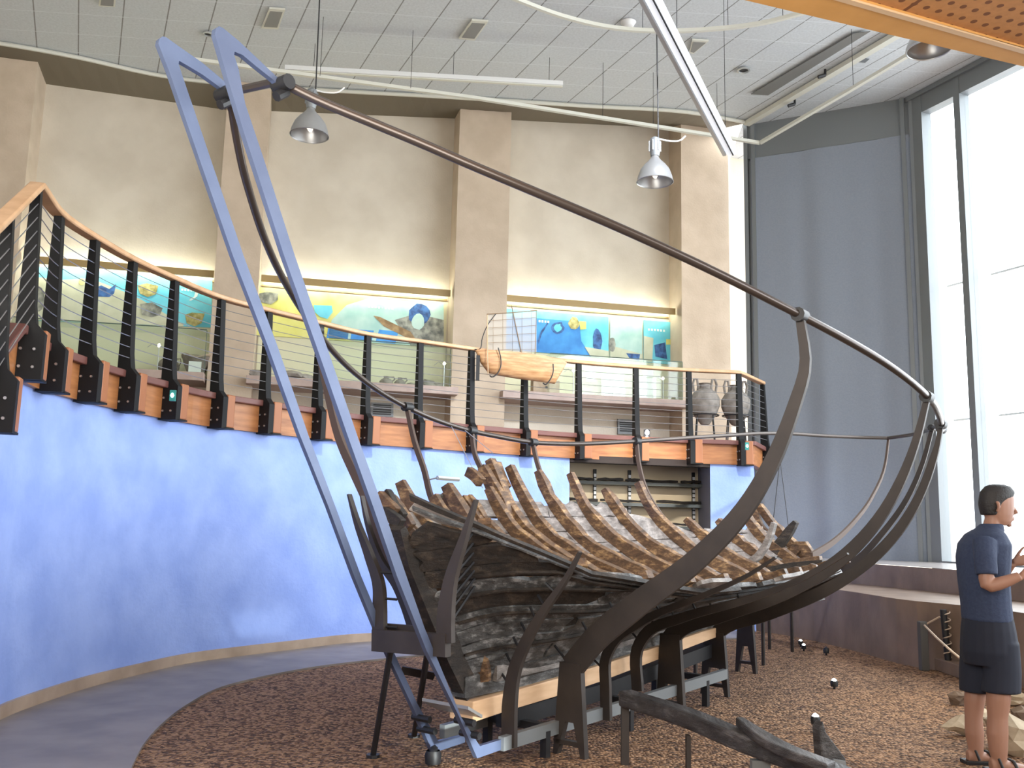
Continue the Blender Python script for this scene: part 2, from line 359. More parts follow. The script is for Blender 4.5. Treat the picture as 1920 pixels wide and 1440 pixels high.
# enclosing walls out of view
mb = MB(); mb.strip([(-30, -8, 0), (16, -8, 0)], [(-30, -8, 9.2), (16, -8, 9.2)]); struct(mb, 'wall_near', M['beige'], recalc=False)
mb = MB(); mb.strip([(-13, 26, 0), (-13, -12, 0)], [(-13, 26, 9.2), (-13, -12, 9.2)]); struct(mb, 'wall_far_left', M['beige'], recalc=False)
mb = MB(); mb.strip([(4.85, 18.16, 0), (12, 24, 0)], [(4.85, 18.16, 9.9), (12, 24, 9.9)])
struct(mb, 'wall_corner', M['beige'], recalc=False)
# overhead slab of the upper floor (top right)
zs = CAM[2]+2.75
e0 = onz(1395, 0, zs); e1 = onz(1925, 126, zs); g0 = onz(1590, 0, zs); g1 = onz(1925, 96, zs)
dirE = (e1-e0)/np.linalg.norm(e1-e0); dirG = (g1-g0)/np.linalg.norm(g1-g0)
E0 = e0-dirE*3; E1 = e1+dirE*4; G0 = g0-dirG*3; G1 = g1+dirG*4
wm = mat('ochre_fascia', (.55, .28, .07), .6, col2=(.60, .31, .085), scale=6)
mb = MB(); up = np.array([0, 0, .35]); mb.add([E0, E1, G1, G0, E0+up, E1+up, G1+up, G0+up], [(0, 1, 2, 3), (4, 7, 6, 5), (0, 4, 5, 1), (1, 5, 6, 2), (2, 6, 7, 3), (3, 7, 4, 0)]); struct(mb, 'trim_7', wm)
M['perf'] = tiles('perforated_timber_panel', (.47, .22, .075), (.16, .06, .02), 1.2, 9.0, (dirG[0], dirG[1]), (-dirG[1], dirG[0]), .02, .001, dots=.085, fine=False)
mb = MB(); bk = np.array([0.4, -2.6, 0]); q = np.array([0, 0, .03]); mb.add([G0+q, G1+q, G1+bk+q, G0+bk+q], [(0, 1, 2, 3)]); struct(mb, 'ceiling_overhang', M['perf'], recalc=False)
mb = MB(); d = np.array([0, 0, -.004]); mb.bar([G0+d, G1+d], .035, .012, (0, 0, 1)); struct(mb, 'trim_8', mat('pale_bead', (.6, .42, .25), .5))

# right side: curtain facet, window wall, stone terrace
C0 = np.array([4.33, 16.55, 0]); C1 = np.array([6.97, 15.22, 0]); cdir = (C1-C0)/np.linalg.norm(C1-C0); cn = np.array([cdir[1], -cdir[0], 0])
L = np.linalg.norm(C1-C0)
mb = MB()
for k in range(2):
    pass
rows = []
for z in np.linspace(1.0, 8.42, 30):
    row = []
    for k in range(91):
        u = L*(.035+.93*k/90); fade = .35+.65*(8.42-z)/7.4
        row.append(C0+cdir*u+cn*(.07+fade*(.022*math.sin(u*5.1+.4)+.012*math.sin(u*9.7+1)+.004*math.sin(u*15+z*.3)))+np.array([0, 0, z]))
    rows.append(row)
mb.grid(rows)
rootc = empty('roller_blind', C0+cdir*L/2+np.array([0, 0, 1.0]), 'tall grey fabric blind drawn over the corner window beside the white glazing', 'blind')
M['cloth'] = mat('grey_blind_cloth', (.235, .265, .315), .9, col2=(.255, .285, .335), scale=40, bump=.1)
_cn = M['cloth'].node_tree; _b = _cn.nodes['Principled BSDF']; _b.inputs['Sheen Weight'].default_value = .1
mb.build('blind_cloth', M['cloth'], rootc, smooth=True)
mb = MB(); mb.box(C0+cdir*L/2+cn*.03+np.array([0, 0, 1.02]), L*.93, .03, .05, cdir, cn); mb.build('bottom_bar', M['alu'], rootc)
mb = MB(); mb.box(C0+cdir*L/2+cn*.0+np.array([0, 0, 8.8]), L, .1, .74, cdir, cn); struct(mb, 'trim_9', M['alu'])
mb = MB(); mb.box(C0+cdir*L/2-cn*.12+np.array([0, 0, 4.9]), L, .02, 7.7, cdir, cn); struct(mb, 'window_1', mat('shaded_pane', (.25, .27, .3), .4))
mb = MB()
for u in (.02, .16, L-.2, L-.06): mb.box(C0+cdir*u+cn*.05+np.array([0, 0, 5.05]), .07, .12, 8.1, cdir, cn)
struct(mb, 'trim_10', M['alu'])
FD = np.array([.39, -.921, 0]); FN = np.array([-.921, -.39, 0])
mull = [0.04, .90, 3.3, 5.5, 7.7, 9.9, 12.1, 13.9]
M['pane'] = glass('window_glass', (.97, .99, 1), .04)
for i in range(len(mull)-1):
    u0, u1 = mull[i], mull[i+1]; r = empty('window_%d' % (i+2), C1+FD*(u0+u1)/2+np.array([0, 0, 1.04]), None, None); r['kind'] = 'structure'
    mb = MB(); c = lambda u, z: C1+FD*u+np.array([0, 0, z])
    mw = .2 if i == 0 else .12; mb.box(c(u0+mw/2, 5.0), mw, .22, 8.1, FD, FN); mb.box(c((u0+u1)/2, 8.87), u1-u0, .2, .3, FD, FN); mb.box(c((u0+u1)/2, 1.06), u1-u0, .2, .06, FD, FN)
    mb.build('window_frame', M['alu'], r)
    mb = MB(); mb.box(c((u0+u1)/2, 4.88), u1-u0, .012, 7.68, FD, FN); mb.build('window_pane', M['pane'], r)
    mb = MB()
    for z in (3.4, 5.7): mb.box(c((u0+u1)/2, z)-FN*.4, u1-u0-.25, .03, .03, FD, FN)
    mb.build('glazing_bar', M['white'], r)
mb = MB(); mb.box(C1+FD*7+np.array([0, 0, 9.06]), 14.4, .3, .08, FD, FN); struct(mb, 'trim_11', M['alu'])
# stone terrace below the windows
L1 = [(3.0, 15.6), (3.79, 14.4), (4.24, 13.5), (4.54, 12.15), (4.74, 10.95), (5.1, 10.4), (5.35, 9.3), (5.6, 7.8), (5.9, 6.0), (6.5, 3.0)]
L2 = [(4.15, 15.7), (4.95, 14.9), (5.3, 14.0), (5.75, 12.8), (6.1, 11.6), (6.5, 10.0), (6.95, 8.2), (7.5, 6.2), (8.4, 3.0)]
L3 = [(5.0, 17.2), (5.9, 16.9), (6.4, 16.2), (7.1, 15.3), (7.9, 13.6), (8.8, 11.8), (9.6, 9.9), (10.5, 7.8), (12.6, 3.0)]
sm = lambda Lq, z: [np.array(p) for p in smooth_path([(x, y, z) for x, y in Lq], 40)]
mb = MB(); mb.strip(sm(L1, 0), sm(L1, .75)); mb.strip(sm(L1, .75), sm(L2, .75)); mb.strip(sm(L2, .75), sm(L2, 1.06)); struct(mb, 'wall_right', M['stone'], recalc=False)
mb = MB(); mb.strip(sm(L2, 1.065), sm(L3, 1.065)); struct(mb, 'window_sill', mat('pale_stone_sill', (.42, .38, .36), .25), recalc=False)
mb = MB(); mb.box((5.12, 10.45, .07), .5, .8, .14); struct(mb, 'stone_step', M['stone'], bevel=.01)

# ------------------------------------------------------------------ gallery
zt = 2.86
DK = offs(CV, -.03); mb = MB()
far = [np.array(wpt(u, 0, 0))[:2] for u in np.linspace(-12.5, 4.8, 90)]
k0 = 7
mb.strip([(x, y, zt) for x, y in DK], [(x, y, zt) for x, y in far]); mb.strip([(x, y, 2.6) for x, y in DK], [(x, y, 2.6) for x, y in far])
struct(mb, 'gallery_floor', M['cap'], recalc=False)
gal = CV[:]
i1 = int(np.argmin(np.hypot(CV[:, 0]-EDGE[0][0], CV[:, 1]-EDGE[0][1])))
END = [np.array([3.76, 14.16]), np.array([4.12, 15.1]), np.array([4.3, 15.6])]
def stairz(i):  # drop of the stair part before the first gallery post
    return 0 if i >= i1 else -.56*np.linalg.norm(CV[i]-CV[i1])
def ring(o0, o1, z0, z1, mb, dz=True, tail=True):
    A = offs(CV, o0); B = offs(CV, o1); rows = []
    for i in range(len(CV)):
        s = stairz(i); rows.append([(A[i][0], A[i][1], z0+s), (B[i][0], B[i][1], z0+s), (B[i][0], B[i][1], z1+s), (A[i][0], A[i][1], z1+s)])
    if tail:
        for e in END[1:]:
            rows.append([(e[0]+o0, e[1]-.3*o0, z0), (e[0]+o1, e[1]-.3*o1, z0), (e[0]+o1, e[1]-.3*o1, z1), (e[0]+o0, e[1]-.3*o0, z1)])
    mb.grid(rows, closed=True)
mb = MB(); ring(-.08, .03, 2.50, 2.80, mb); struct(mb, 'gallery_edge_beam', M['deckwood'])
mb = MB(); ring(-.14, .09, 2.80, 2.87, mb); struct(mb, 'gallery_edge_cap', M['cap'], bevel=.01)
mb = MB(); mb.box(((a0+b0)/2)[0:1].tolist()+[((a0+b0)/2)[1]+.1, 2.47] if False else (float((a0[0]+b0[0])/2), float((a0[1]+b0[1])/2+.12), 2.50), float(np.linalg.norm(b0-a0)), .25, .1, (float((b0-a0)[0]/np.linalg.norm(b0-a0)), float((b0-a0)[1]/np.linalg.norm(b0-a0)), 0), (0, 1, 0)); struct(mb, 'alcove_lintel', mat('dark_lintel', (.02, .010, .007), .7))

railroot = empty('gallery_railing', (EDGE[6][0], EDGE[6][1], ZB), 'curved gallery railing with oak handrail, black tapered posts and steel cables above the blue wall', 'railing')
plist = []
ext = [(-3.1, 5.0), (-3.37, 5.78)]
allp = [np.array(p) for p in ext]+[np.array(e) for e in EDGE]+[END[1]]
zoff = [-.90, -.44]+[0]*17
post_proto = None
def post_profile():
    return [(0, 0), (.20, 0), (.20, .34), (.135, .41), (.115, .55), (.072, 1.43), (.012, 1.43), (0, .55)]
for k, p in enumerate(allp):
    if k in (0,): tg = allp[1]-allp[0]
    elif k == len(allp)-1: tg = allp[k]-allp[k-1]
    elif k == len(allp)-2: tg = allp[k]-allp[k-1]
    else: tg = allp[k+1]-allp[k-1]
    tg = tg/np.linalg.norm(tg); nr = np.array([tg[1], -tg[0]])
    ox = np.array([nr[0], nr[1], 0]); ty = np.array([tg[0], tg[1], 0]); base = np.array([p[0], p[1], ZB+zoff[k]])
    plist.append((base, ox, ty))
    if k == 0: continue
    mb = MB(); poly = [base+ox*r+np.array([0, 0, z]) for r, z in post_profile()]
    mb.prism(poly, ty*.075); mb.box(base+ox*.1+ty*.12+np.array([0, 0, .008]), .2, .16, .016, ox, ty)
    po = mb.build('post', M['postm'], railroot)
    mb = MB(); mb.box(base+ox*.085+ty*.135+np.array([0, 0, .195]), .23, .12, .36, ox, ty); mb.build('wooden_block', mat('block_pine', (.33, .12, .045), .5) if 'block' not in M else M['block'], po, bevel=.012)
    if 'block' not in M: M['block'] = bpy.data.materials['block_pine']
    for bx in (.05, .14):
        for bz in (.09, .22):
            mb = MB(); mb.tube([base+ox*bx+np.array([0, 0, bz])-ty*.012, base+ox*bx+np.array([0, 0, bz])+ty*.01], .011, 6)
            mb.build('bolt', M['cable'], po)
# handrail
def railpt(k, h=1.455, r=.04):
    b, ox, ty = plist[k]; return b+ox*r+ty*.04+np.array([0, 0, h])
rp = [railpt(k) for k in range(len(plist))]
seg1 = smooth_path(rp[:3], 10); seg2 = smooth_path(rp[2:18], 80); seg3 = [rp[17]+np.array([.06, .02, 0]), rp[18]]
hr = seg1[:-1]+seg2+seg3[1:]
mb = MB(); mb.bar(hr, .11, .05, (0, 0, 1)); mb.build('handrail', M['rail'], railroot, smooth=True, bevel=.012)
for j in range(9):
    h = .50+j*.103; pts = [railpt(k, h, .11-.05*(h-.5)/.93) for k in range(len(plist))]
    pp = smooth_path(pts[:3], 8)[:-1]+smooth_path(pts[2:18], 70)+[pts[18]]
    mb = MB(); mb.tube(pp, .0042, 5, False); mb.build('cable', M['cable'], railroot)

# ------------------------------------------------------------------ showcases on the back wall
M['tube'] = emit('fluorescent_tube', (.97, 1.0, .84), 34)
M['case'] = glass('case_glass', (.95, .985, .965), .05)
M['caseframe'] = mat('case_edge', (.10, .14, .12), .3)
M['shelfstone'] = mat('shelf_stone', (.40, .30, .26), .5, col2=(.46, .36, .31), scale=6)
M['card'] = mat('white_card', (.82, .84, .82), .6)
M['yelwall'] = mat('pale_green_case_back', (.66, .64, .46), .8)
M['valance'] = mat('valance_wood', (.36, .25, .10), .5)
bays = [('left', 60, 410, 490), ('middle', 480, 845, 530), ('right', 950, 1262, 572)]
BU = []
zv = 5.66
zshelf = 3.86
for nm, x0, x1, y in bays:
    u0 = wu(x0, y, 0); u1 = wu(x1, y+30, 0); BU.append((u0, u1))
BU[0] = (pil_u[0][1]+.03, pil_u[1][0]-.03); BU[1] = (pil_u[1][1]+.03, pil_u[2][0]-.03); BU[2] = (pil_u[2][1]+.03, pil_u[3][0]-.03)
pos = {0: 'behind the tall railing posts at far left', 1: 'in the middle bay behind blue plates', 2: 'in the right bay behind the model boat'}
for i, (u0, u1) in enumerate(BU):
    uc = (u0+u1)/2; wdt = u1-u0
    r = empty('light_valance', wpt(uc, zv, .2), 'glowing light trough with wooden board %s' % pos[i], 'light fixture', 'light troughs over the display panels')
    mb = MB(); mb.box(wpt(uc, zv, .36), wdt, .03, .12, wd, wn); mb.build('front_board', M['valance'], r)
    mb = MB(); mb.tube([wpt(u0+.05, zv, .2), wpt(u1-.05, zv, .2)], .022, 8); mb.build('fluorescent_tube', M['tube'], r)
    mb = MB()
    mb.box(wpt(uc, zv-.05, .02), wdt, .04, .03, wd, wn); mb.build('back_strip', M['valance'], r)
    mb = MB(); mb.box(wpt(uc, 4.68, .012), wdt, .02, 1.66, wd, wn); struct(mb, 'trim_%d' % (12+i), M['yelwall'])
    ex = .12 if i else 0
    mb = MB(); mb.box(wpt(uc, zshelf-.06, .42), wdt+2*ex, .84, .14, wd, wn); thing(mb, 'stone_shelf', M['shelfstone'], 'long pinkish stone shelf %s' % pos[i], 'shelf', 'stone shelves below the display panels', bevel=.01)
    # glass case
    g0, g1 = [(u0+.05, u0+3.0), (u0+1.2, u1-.03), (u0+.75, u1-.05)][i]
    hc = .72
    r = empty('glass_case', wpt((g0+g1)/2, zshelf+.01, .45), 'clear glass case on the stone shelf %s' % pos[i], 'display case', 'glass cases on the stone shelves')
    mb = MB(); mb.box(wpt((g0+g1)/2, zshelf+.01+hc/2, .80), g1-g0, .008, hc, wd, wn); mb.build('glass_front', M['case'], r)
    mb = MB(); mb.box(wpt(g1, zshelf+.01+hc/2, .5), .008, .6, hc, wd, wn); mb.box(wpt(g0, zshelf+.01+hc/2, .5), .008, .6, hc, wd, wn); mb.build('glass_side', M['case'], r)
    mb = MB(); mb.box(wpt((g0+g1)/2, zshelf+hc+.01, .5), g1-g0, .6, .008, wd, wn); mb.build('glass_top', M['case'], r)
    mb = MB(); mb.tube([wpt(g0, zshelf+hc+.012, .805), wpt(g1, zshelf+hc+.012, .805)], .008, 5); mb.tube([wpt(g1, zshelf+.01, .805), wpt(g1, zshelf+hc, .805)], .006, 5); mb.build('edge_strip', M['caseframe'], r)

# illustrated panels: picture areas are flat printed shapes on a board
def panel(label, corners, off, basecol, shapes):
    c = [onwall(x, y, off) for x, y in corners]; cen = sum(c)/4; cen[2] = min(p[2] for p in c)
    r = empty('display_panel', cen, label, 'display panel', 'printed panels on the back wall')
    mb = MB(); mb.prism(c, -wn*.02); mb.build('panel_board', basecol, r)
    for j, (nm, m_, poly) in enumerate(shapes):
        mb = MB(); mb.prism([onwall(x, y, off+.004+.002*(j % 7)) for x, y in poly], wn*.002); mb.build(nm, m_, r)
    return r
def oval(cx, cy, rx, ry, n=14, a0=0, a1=2*PI, j=.08): 
    rd = random.Random(int(cx*7+cy)); return [(cx+rx*math.cos(a0+(a1-a0)*k/n)*(1+rd.uniform(-j, j)), cy+ry*math.sin(a0+(a1-a0)*k/n)*(1+rd.uniform(-j, j))) for k in range(n)]
pm = lambda n, c, c2=None, s=6: mat(n, c, .6, col2=c2, scale=s)
cB = pm('print_aqua', (.10, .50, .66), (.18, .62, .74), 3); cD = pm('print_blue', (.03, .20, .55), (.06, .32, .72), 3); cS = pm('print_sand', (.45, .47, .33), (.58, .60, .45), 3)
cG = pm('print_grey', (.10, .11, .10), (.35, .36, .30), 9); cY = pm('print_yellow', (.62, .60, .14), (.70, .69, .25), 3); cO = pm('print_ochre', (.22, .20, .05), (.50, .46, .20), 14)
cW = pm('print_mist', (.32, .54, .50), (.48, .66, .60), 3); cR = pm('print_brown', (.20, .12, .05), (.38, .26, .12), 9); cK = pm('print_navy', (.015, .05, .16), (.05, .16, .42), 12)
cL = pm('print_pale', (.66, .78, .80))
dash = lambda x, y, w, sl, n: [('faint_lettering', cL, [(x+w*k/n, y+sl*w*k/n), (x+w*(k+.6)/n, y+sl*w*(k+.6)/n), (x+w*(k+.6)/n, y+4+sl*w*(k+.6)/n), (x+w*k/n, y+4+sl*w*k/n)]) for k in range(n)]
panel('blue and sand printed panel with boat pictures behind the leftmost railing posts', [(40, 497), (398, 526), (396, 614), (40, 600)], .05, cB, [
    ('sand_area', cS, [(40, 515), (110, 525), (170, 522), (228, 545), (262, 560), (330, 600), (344, 608), (344, 612), (40, 599)]),
    ('diver_picture', cG, oval(70, 560, 14, 24)), ('boat_picture', cK, [(177, 540), (190, 535), (205, 542), (218, 532), (214, 550), (205, 557), (182, 556)]),
    ('boat_picture', cO, [(258, 535), (275, 531), (297, 536), (292, 552), (277, 557), (262, 550)]), ('boat_picture', cG, [(263, 570), (285, 567), (305, 578), (300, 591), (284, 595), (266, 590)]),
    ('pot_picture', cO, [(347, 590), (360, 586), (384, 588), (378, 606), (365, 612), (350, 606)]), ('small_picture', cY, oval(153, 528, 5, 7)), ('figure_picture', cL, [(366, 548), (373, 545), (370, 556), (358, 564), (354, 563), (364, 556)])]
    + dash(340, 541, 34, .08, 6))
panel('yellow and misty green printed panel with a diver picture, crossed by the blue steel plates', [(481, 538), (832, 569), (832, 651), (478, 628)], .05, cY, [
    ('mist_area', cW, [(615, 632), (622, 600), (650, 572), (690, 560), (832, 569), (832, 651), (700, 643)]),
    ('seabed_area', cG, [(740, 600), (780, 588), (832, 600), (832, 651), (770, 648)]), ('diver_picture', cK, oval(786, 590, 21, 20)), ('diver_picture', cW, oval(784, 603, 12, 15)),
    ('hull_picture', cR, [(700, 592), (712, 594), (770, 622), (778, 634), (760, 632), (720, 612)]), ('fragment_picture', cG, [(483, 551), (500, 547), (522, 550), (521, 562), (508, 571), (490, 567)]),
    ('boat_picture', cB, [(588, 572), (622, 573), (624, 585), (614, 598), (600, 594), (590, 585)]), ('square_picture', cD, [(616, 612), (655, 616), (652, 636), (612, 634)]),
    ('square_picture', cD, [(660, 617), (701, 620), (697, 640), (657, 637)]), ('square_picture', cD, [(711, 618), (747, 622), (741, 645), (704, 641)])]
    + dash(690, 573, 50, .08, 8) + dash(550, 563, 30, .08, 5))
panel('deep blue printed panel behind the model boat sail, fading to aqua at its right', [(950, 578), (1141, 594), (1141, 672), (948, 655)], .05, cB, [
    ('blue_area', cD, [(950, 592), (1086, 603), (1090, 640), (1110, 669), (948, 655)]), ('anchor_picture', cK, oval(1046, 614, 12, 12, j=.2)), ('anchor_picture', cB, oval(1046, 614, 7, 8, j=.25)),
    ('jar_picture', cO, oval(1076, 606, 10, 12, j=.12)), ('yellow_picture', cY, [(1086, 602), (1099, 603), (1099, 617), (1088, 618)]), ('shaded_area', cK, [(1008, 640), (1014, 622), (1026, 605), (1028, 607), (1016, 626), (1010, 645)]),
    ('sand_area', cS, [(1096, 650), (1141, 658), (1141, 672), (1108, 669)]), ('ship_picture', cK, oval(1120, 640, 9, 22, j=.2))] + dash(1010, 600, 22, .08, 4))
for k, (xa, xb) in enumerate([(1144, 1204), (1207, 1257)]):
    ya = 590+(xa-1092)*.085; yb = 590+(xb-1092)*.085; za = 667+(xa-1092)*.1; zb_ = 667+(xb-1092)*.1
    sh = [
          [('sand_area', cS, [(xa, za-25), (xb, zb_-14), (xb, zb_), (xa, za)]), ('boat_picture', cK, [(xa+30, za-10), (xb-4, zb_-14), (xb-6, zb_-1), (xa+36, za-1)]), ('ship_picture', cG, oval(xa+4, za-26, 6, 14))],
          [('sand_area', cS, [(xa, ya+30), (xa+18, ya+34), (xa+16, za), (xa, za)]), ('boat_picture', cK, [(xa+20, ya+47), (xb-10, yb+38), (xb-6, zb_-10), (xa+22, za-10)]), ('flag_picture', cY, [(xb-8, yb+32), (xb, yb+32), (xb, yb+42), (xb-8, yb+42)])] + dash(xa+8, ya+16, 34, .08, 6)][k]
    panel(['pale aqua printed panel with a dark boat, between the two white dividers', 'pale aqua printed panel with a yellow corner, last before the right pilaster'][k], [(xa, ya), (xb, yb), (xb, zb_), (xa, za)], .05, [cW, cB][k], sh)

# exhibits on the shelves
M['clay'] = mat('dark_clay', (.10, .08, .065), .8, col2=(.20, .16, .13), scale=12)
M['greystone'] = mat('grey_stone', (.18, .16, .14), .9, col2=(.32, .29, .26), scale=8, bump=.3)
M['tanclay'] = mat('tan_clay', (.34, .25, .17), .8, col2=(.45, .35, .25), scale=10)
def on_shelf(px, off=.5):
    u = wu(px, 715, off); return wpt(u, zshelf+.012, off)
def jug(px, h, r, m_, label, handle=True, off=.5, group=None):
    c = on_shelf(px, off); e = empty('jug', c, label, 'jug', group); mb = MB()
    mb.lathe([(.001, 0), (r*.55, 0), (r*.95, h*.25), (r, h*.45), (r*.7, h*.7), (r*.35, h*.82), (r*.42, h), (r*.36, h), (r*.3, h*.82)], c, 16); mb.build('body', m_, e, smooth=True)
    if handle:
        mb = MB(); mb.tube([c+wd*r*.35+np.array([0, 0, h*.95]), c+wd*r*1.1+np.array([0, 0, h*.98]), c+wd*r*1.25+np.array([0, 0, h*.75]), c+wd*r*.9+np.array([0, 0, h*.5])], r*.12, 6); mb.build('handle', m_, e, smooth=True)
jug(308, .30, .13, M['clay'], 'dark round clay jug with a looped handle, left of the wicker basket'); jug(326, .26, .07, M['clay'], 'small dark clay jug touching the basket on the left shelf')
c = on_shelf(366, .5); e = empty('wicker_basket', c, 'open brown basket at the right end of the left shelf', 'basket'); mb = MB()
mb.lathe([(.001, .0), (.13, 0), (.20, .16), (.24, .30), (.225, .30), (.19, .16), (.12, .02), (.001, .02)], c, 20); mb.build('body', M['clay'], e, smooth=True)
mb = MB(); mb.tube([c+wd*.235*math.cos(a)+wn*.235*math.sin(a)+np.array([0, 0, .30+.03*math.sin(3*a)]) for a in np.linspace(0, 2*PI, 24)], .018, 6); mb.build('rim', M['tanclay'], e, smooth=True)
mb = MB(); mb.box(c+wn*.22+np.array([0, 0, .1]), .2, .01, .18, wd, wn); thing(mb, 'label_card', M['card'], 'small pale card leaning on the brown basket', 'card')
def lamp_stand(px, h, off, label):
    c = on_shelf(px, off); e = empty('case_spotlight', c, label, 'lamp', None); mb = MB(); mb.tube([c, c+np.array([0, 0, h])], .008, 6)
    mb.tube([c+np.array([0, 0, h*.95]), c+wd*-.1+np.array([0, 0, h+.05]), c+wd*-.18+np.array([0, 0, h-.02])], .006, 6); mb.build('stem', M['cable'], e)
    mb = MB(); mb.rock(c+wd*-.0+np.array([0, 0, h+.02]), .028, 1, 3, 2); mb.build('bulb', emit('warm_bulb', (1, .85, .65), 12) if 'wb' not in M else M['wb'], e)
    M['wb'] = bpy.data.materials['warm_bulb']
lamp_stand(293, .42, .6, 'small lit lamp on a thin stand in the left glass case'); lamp_stand(832, .42, .6, 'small lamp on a thin stand at the right end of the middle case')
lamp_stand(1243, .40, .6, 'small lamp on a thin stand at the right end of the right case'); lamp_stand(1075, .44, .6, 'tall thin lamp stand in the right case beside the boxed exhibit')
jug(724, .16, .12, M['greystone'], 'squat grey pot with a bail handle, left one of the pair in the middle case'); jug(750, .15, .10, M['greystone'], 'squat grey pot, right one of the pair in the middle case')
for k, (px, r, sq) in enumerate([(485, .22, .35), (545, .24, .35), (572, .18, .3), (770, .10, .4), (790, .12, .4), (805, .14, .5), (820, .12, .4)]):
    mb = MB(); mb.rock(on_shelf(px, .5)+np.array([0, 0, r*sq*.95]), r, sq, k+5)
    thing(mb, 'stone_find', M['greystone'], ['flat dark stone at the left end of the middle shelf', 'flat grey stone between the two blue steel plates', 'dark stone slab beside the right blue steel plate', 'small stone right of the grey pots', 'low dark stone near the middle case lamp', 'largest dark stone near the middle case lamp', 'rightmost dark stone in the middle case'][k], 'stone', smooth=True)
c = on_shelf(1022, .55); e = empty('wooden_box', c, 'brown wooden box exhibit under the model boat bow', 'box'); mb = MB(); mb.box(c+np.array([0, 0, .13]), .50, .2, .24, wd, wn); mb.build('body', M['tanclay'], e, bevel=.01)
mb = MB(); mb.box(c+wn*.105+np.array([0, 0, .11]), .04, .012, .04, wd, wn); mb.build('knob', M['dark'], e)
for k, (x0, x1, z0, z1) in enumerate([(1099, 1115, .32, .55), (1128, 1170, .05, .5), (1150, 1172, .0, .26), (1198, 1230, .05, .45), (1205, 1225, .45, .6)]):
    ua = wu(x0, 715, .25+.05*k); ub = wu(x1, 715, .25+.05*k); mb = MB(); mb.box(wpt((ua+ub)/2, zshelf+.02+(z0+z1)/2, .25+.05*k), ub-ua, .008, z1-z0, wd, wn)
    thing(mb, 'text_card', M['card'], ['narrow white card hung high at the left of the right case', 'large white card in the centre of the right case', 'white card standing on the floor of the right case', 'tall white card at the right of the right case', 'small white card high at the right of the right case'][k], 'card')
for k, (x0, x1, y0, y1) in enumerate([(695, 737, 755, 781), (1157, 1190, 786, 814)]):
    cc = [onwall(x, y, .02) for x, y in ((x0, y0), (x1, y0+2), (x1, y1+1), (x0, y1))]; cen = sum(cc)/4
    e = empty('wall_vent', cen, ['dark grey square vent low on the wall under the middle shelf', 'dark grey square vent low on the wall under the right shelf'][k], 'vent', 'vents low on the back wall'); mb = MB(); mb.prism(cc, wn*.05); mb.build('frame', M['alu'], e)
    mb = MB(); w_ = np.linalg.norm(cc[1]-cc[0])*.8
    for q in range(5): mb.box(cen+wn*.06+np.array([0, 0, -.08+.04*q]), w_, .012, .02, wd, wn)
    mb.build('louvre', M['dark'], e)
# large jars on stands at the right end of the gallery
def amphora(px, py, sc, label):
    b = onplane(px, py, (0, 15.9, 0), (0, 1, 0)); c = np.array([b[0], b[1], zt+.01]); e = empty('storage_jar', c, label, 'jar', 'large jars at the end of the gallery'); mb = MB()
    mb.lathe([(r*sc, .42+z*sc) for r, z in [(.001, 0), (.08, .02), (.20, .18), (.27, .36), (.27, .5), (.2, .62), (.1, .68), (.09, .76), (.12, .78), (.09, .78), (.07, .7)]], c, 20); mb.build('body', M['greystone'], e, smooth=True)
    for s_ in (-1, 1):
        mb = MB(); mb.tube([c+np.array([s_*x*sc, 0, .42+z*sc]) for x, z in [(.20, .62), (.22, .76), (.19, .86), (.14, .86), (.12, .72), (.13, .66)]], .022, 6); mb.build('handle', M['greystone'], e, smooth=True)
    mb = MB()
    for a in (.6, 2.2, 3.8, 5.3): mb.tube([c+np.array([.26*math.cos(a)*sc, .26*math.sin(a)*sc, .0]), c+np.array([.2*math.cos(a)*sc, .2*math.sin(a)*sc, .62*sc])], .012, 5)
    mb.tube([c+np.array([.25*sc*math.cos(a), .25*sc*math.sin(a), .6]) for a in np.linspace(0, 2*PI, 20)], .012, 5); mb.build('stand', M['dark'], e)
amphora(1322, 800, .95, 'large grey two-handled jar on a metal stand by the beige pilaster'); amphora(1380, 800, .92, 'large two-handled jar on a stand in the gallery corner behind the last posts')

# alcove shelves
al_d = (b1-a1)/np.linalg.norm(b1-a1); al_n = np.array([al_d[1], -al_d[0], 0]); al_d = np.array([al_d[0], al_d[1], 0]); al_c = np.array([*(a1+b1)/2, 0]); al_w = float(np.linalg.norm(b1-a1))
M['slotm'] = mat('backlit_slot_white', (.85, .85, .87), .35)  # white slot blocks stand in for light coming through from behind
for k, px in enumerate([1115, 1180, 1300]):
    p = onplane(px, 920, al_c+al_n*.02, al_n); e = empty('slotted_upright', (p[0], p[1], .1), ['slotted metal upright on the alcove wall, leftmost', 'slotted metal upright on the alcove wall, middle one', 'slotted metal upright on the alcove wall, rightmost'][k], 'shelf upright', 'slotted uprights in the alcove')
    mb = MB(); mb.box((p[0], p[1], 1.28), .05, .03, 2.3, al_d, al_n); mb.build('rail', M['dark'], e)
    mb = MB()
    for z in np.arange(1.0, 2.36, .07): mb.box(np.array([p[0], p[1], z])+al_n*.02, .04, .012, .05, al_d, al_n)
    mb.build('slot', M['slotm'], e)
M['shelfgrey'] = mat('grey_shelf', (.09, .10, .095), .5)
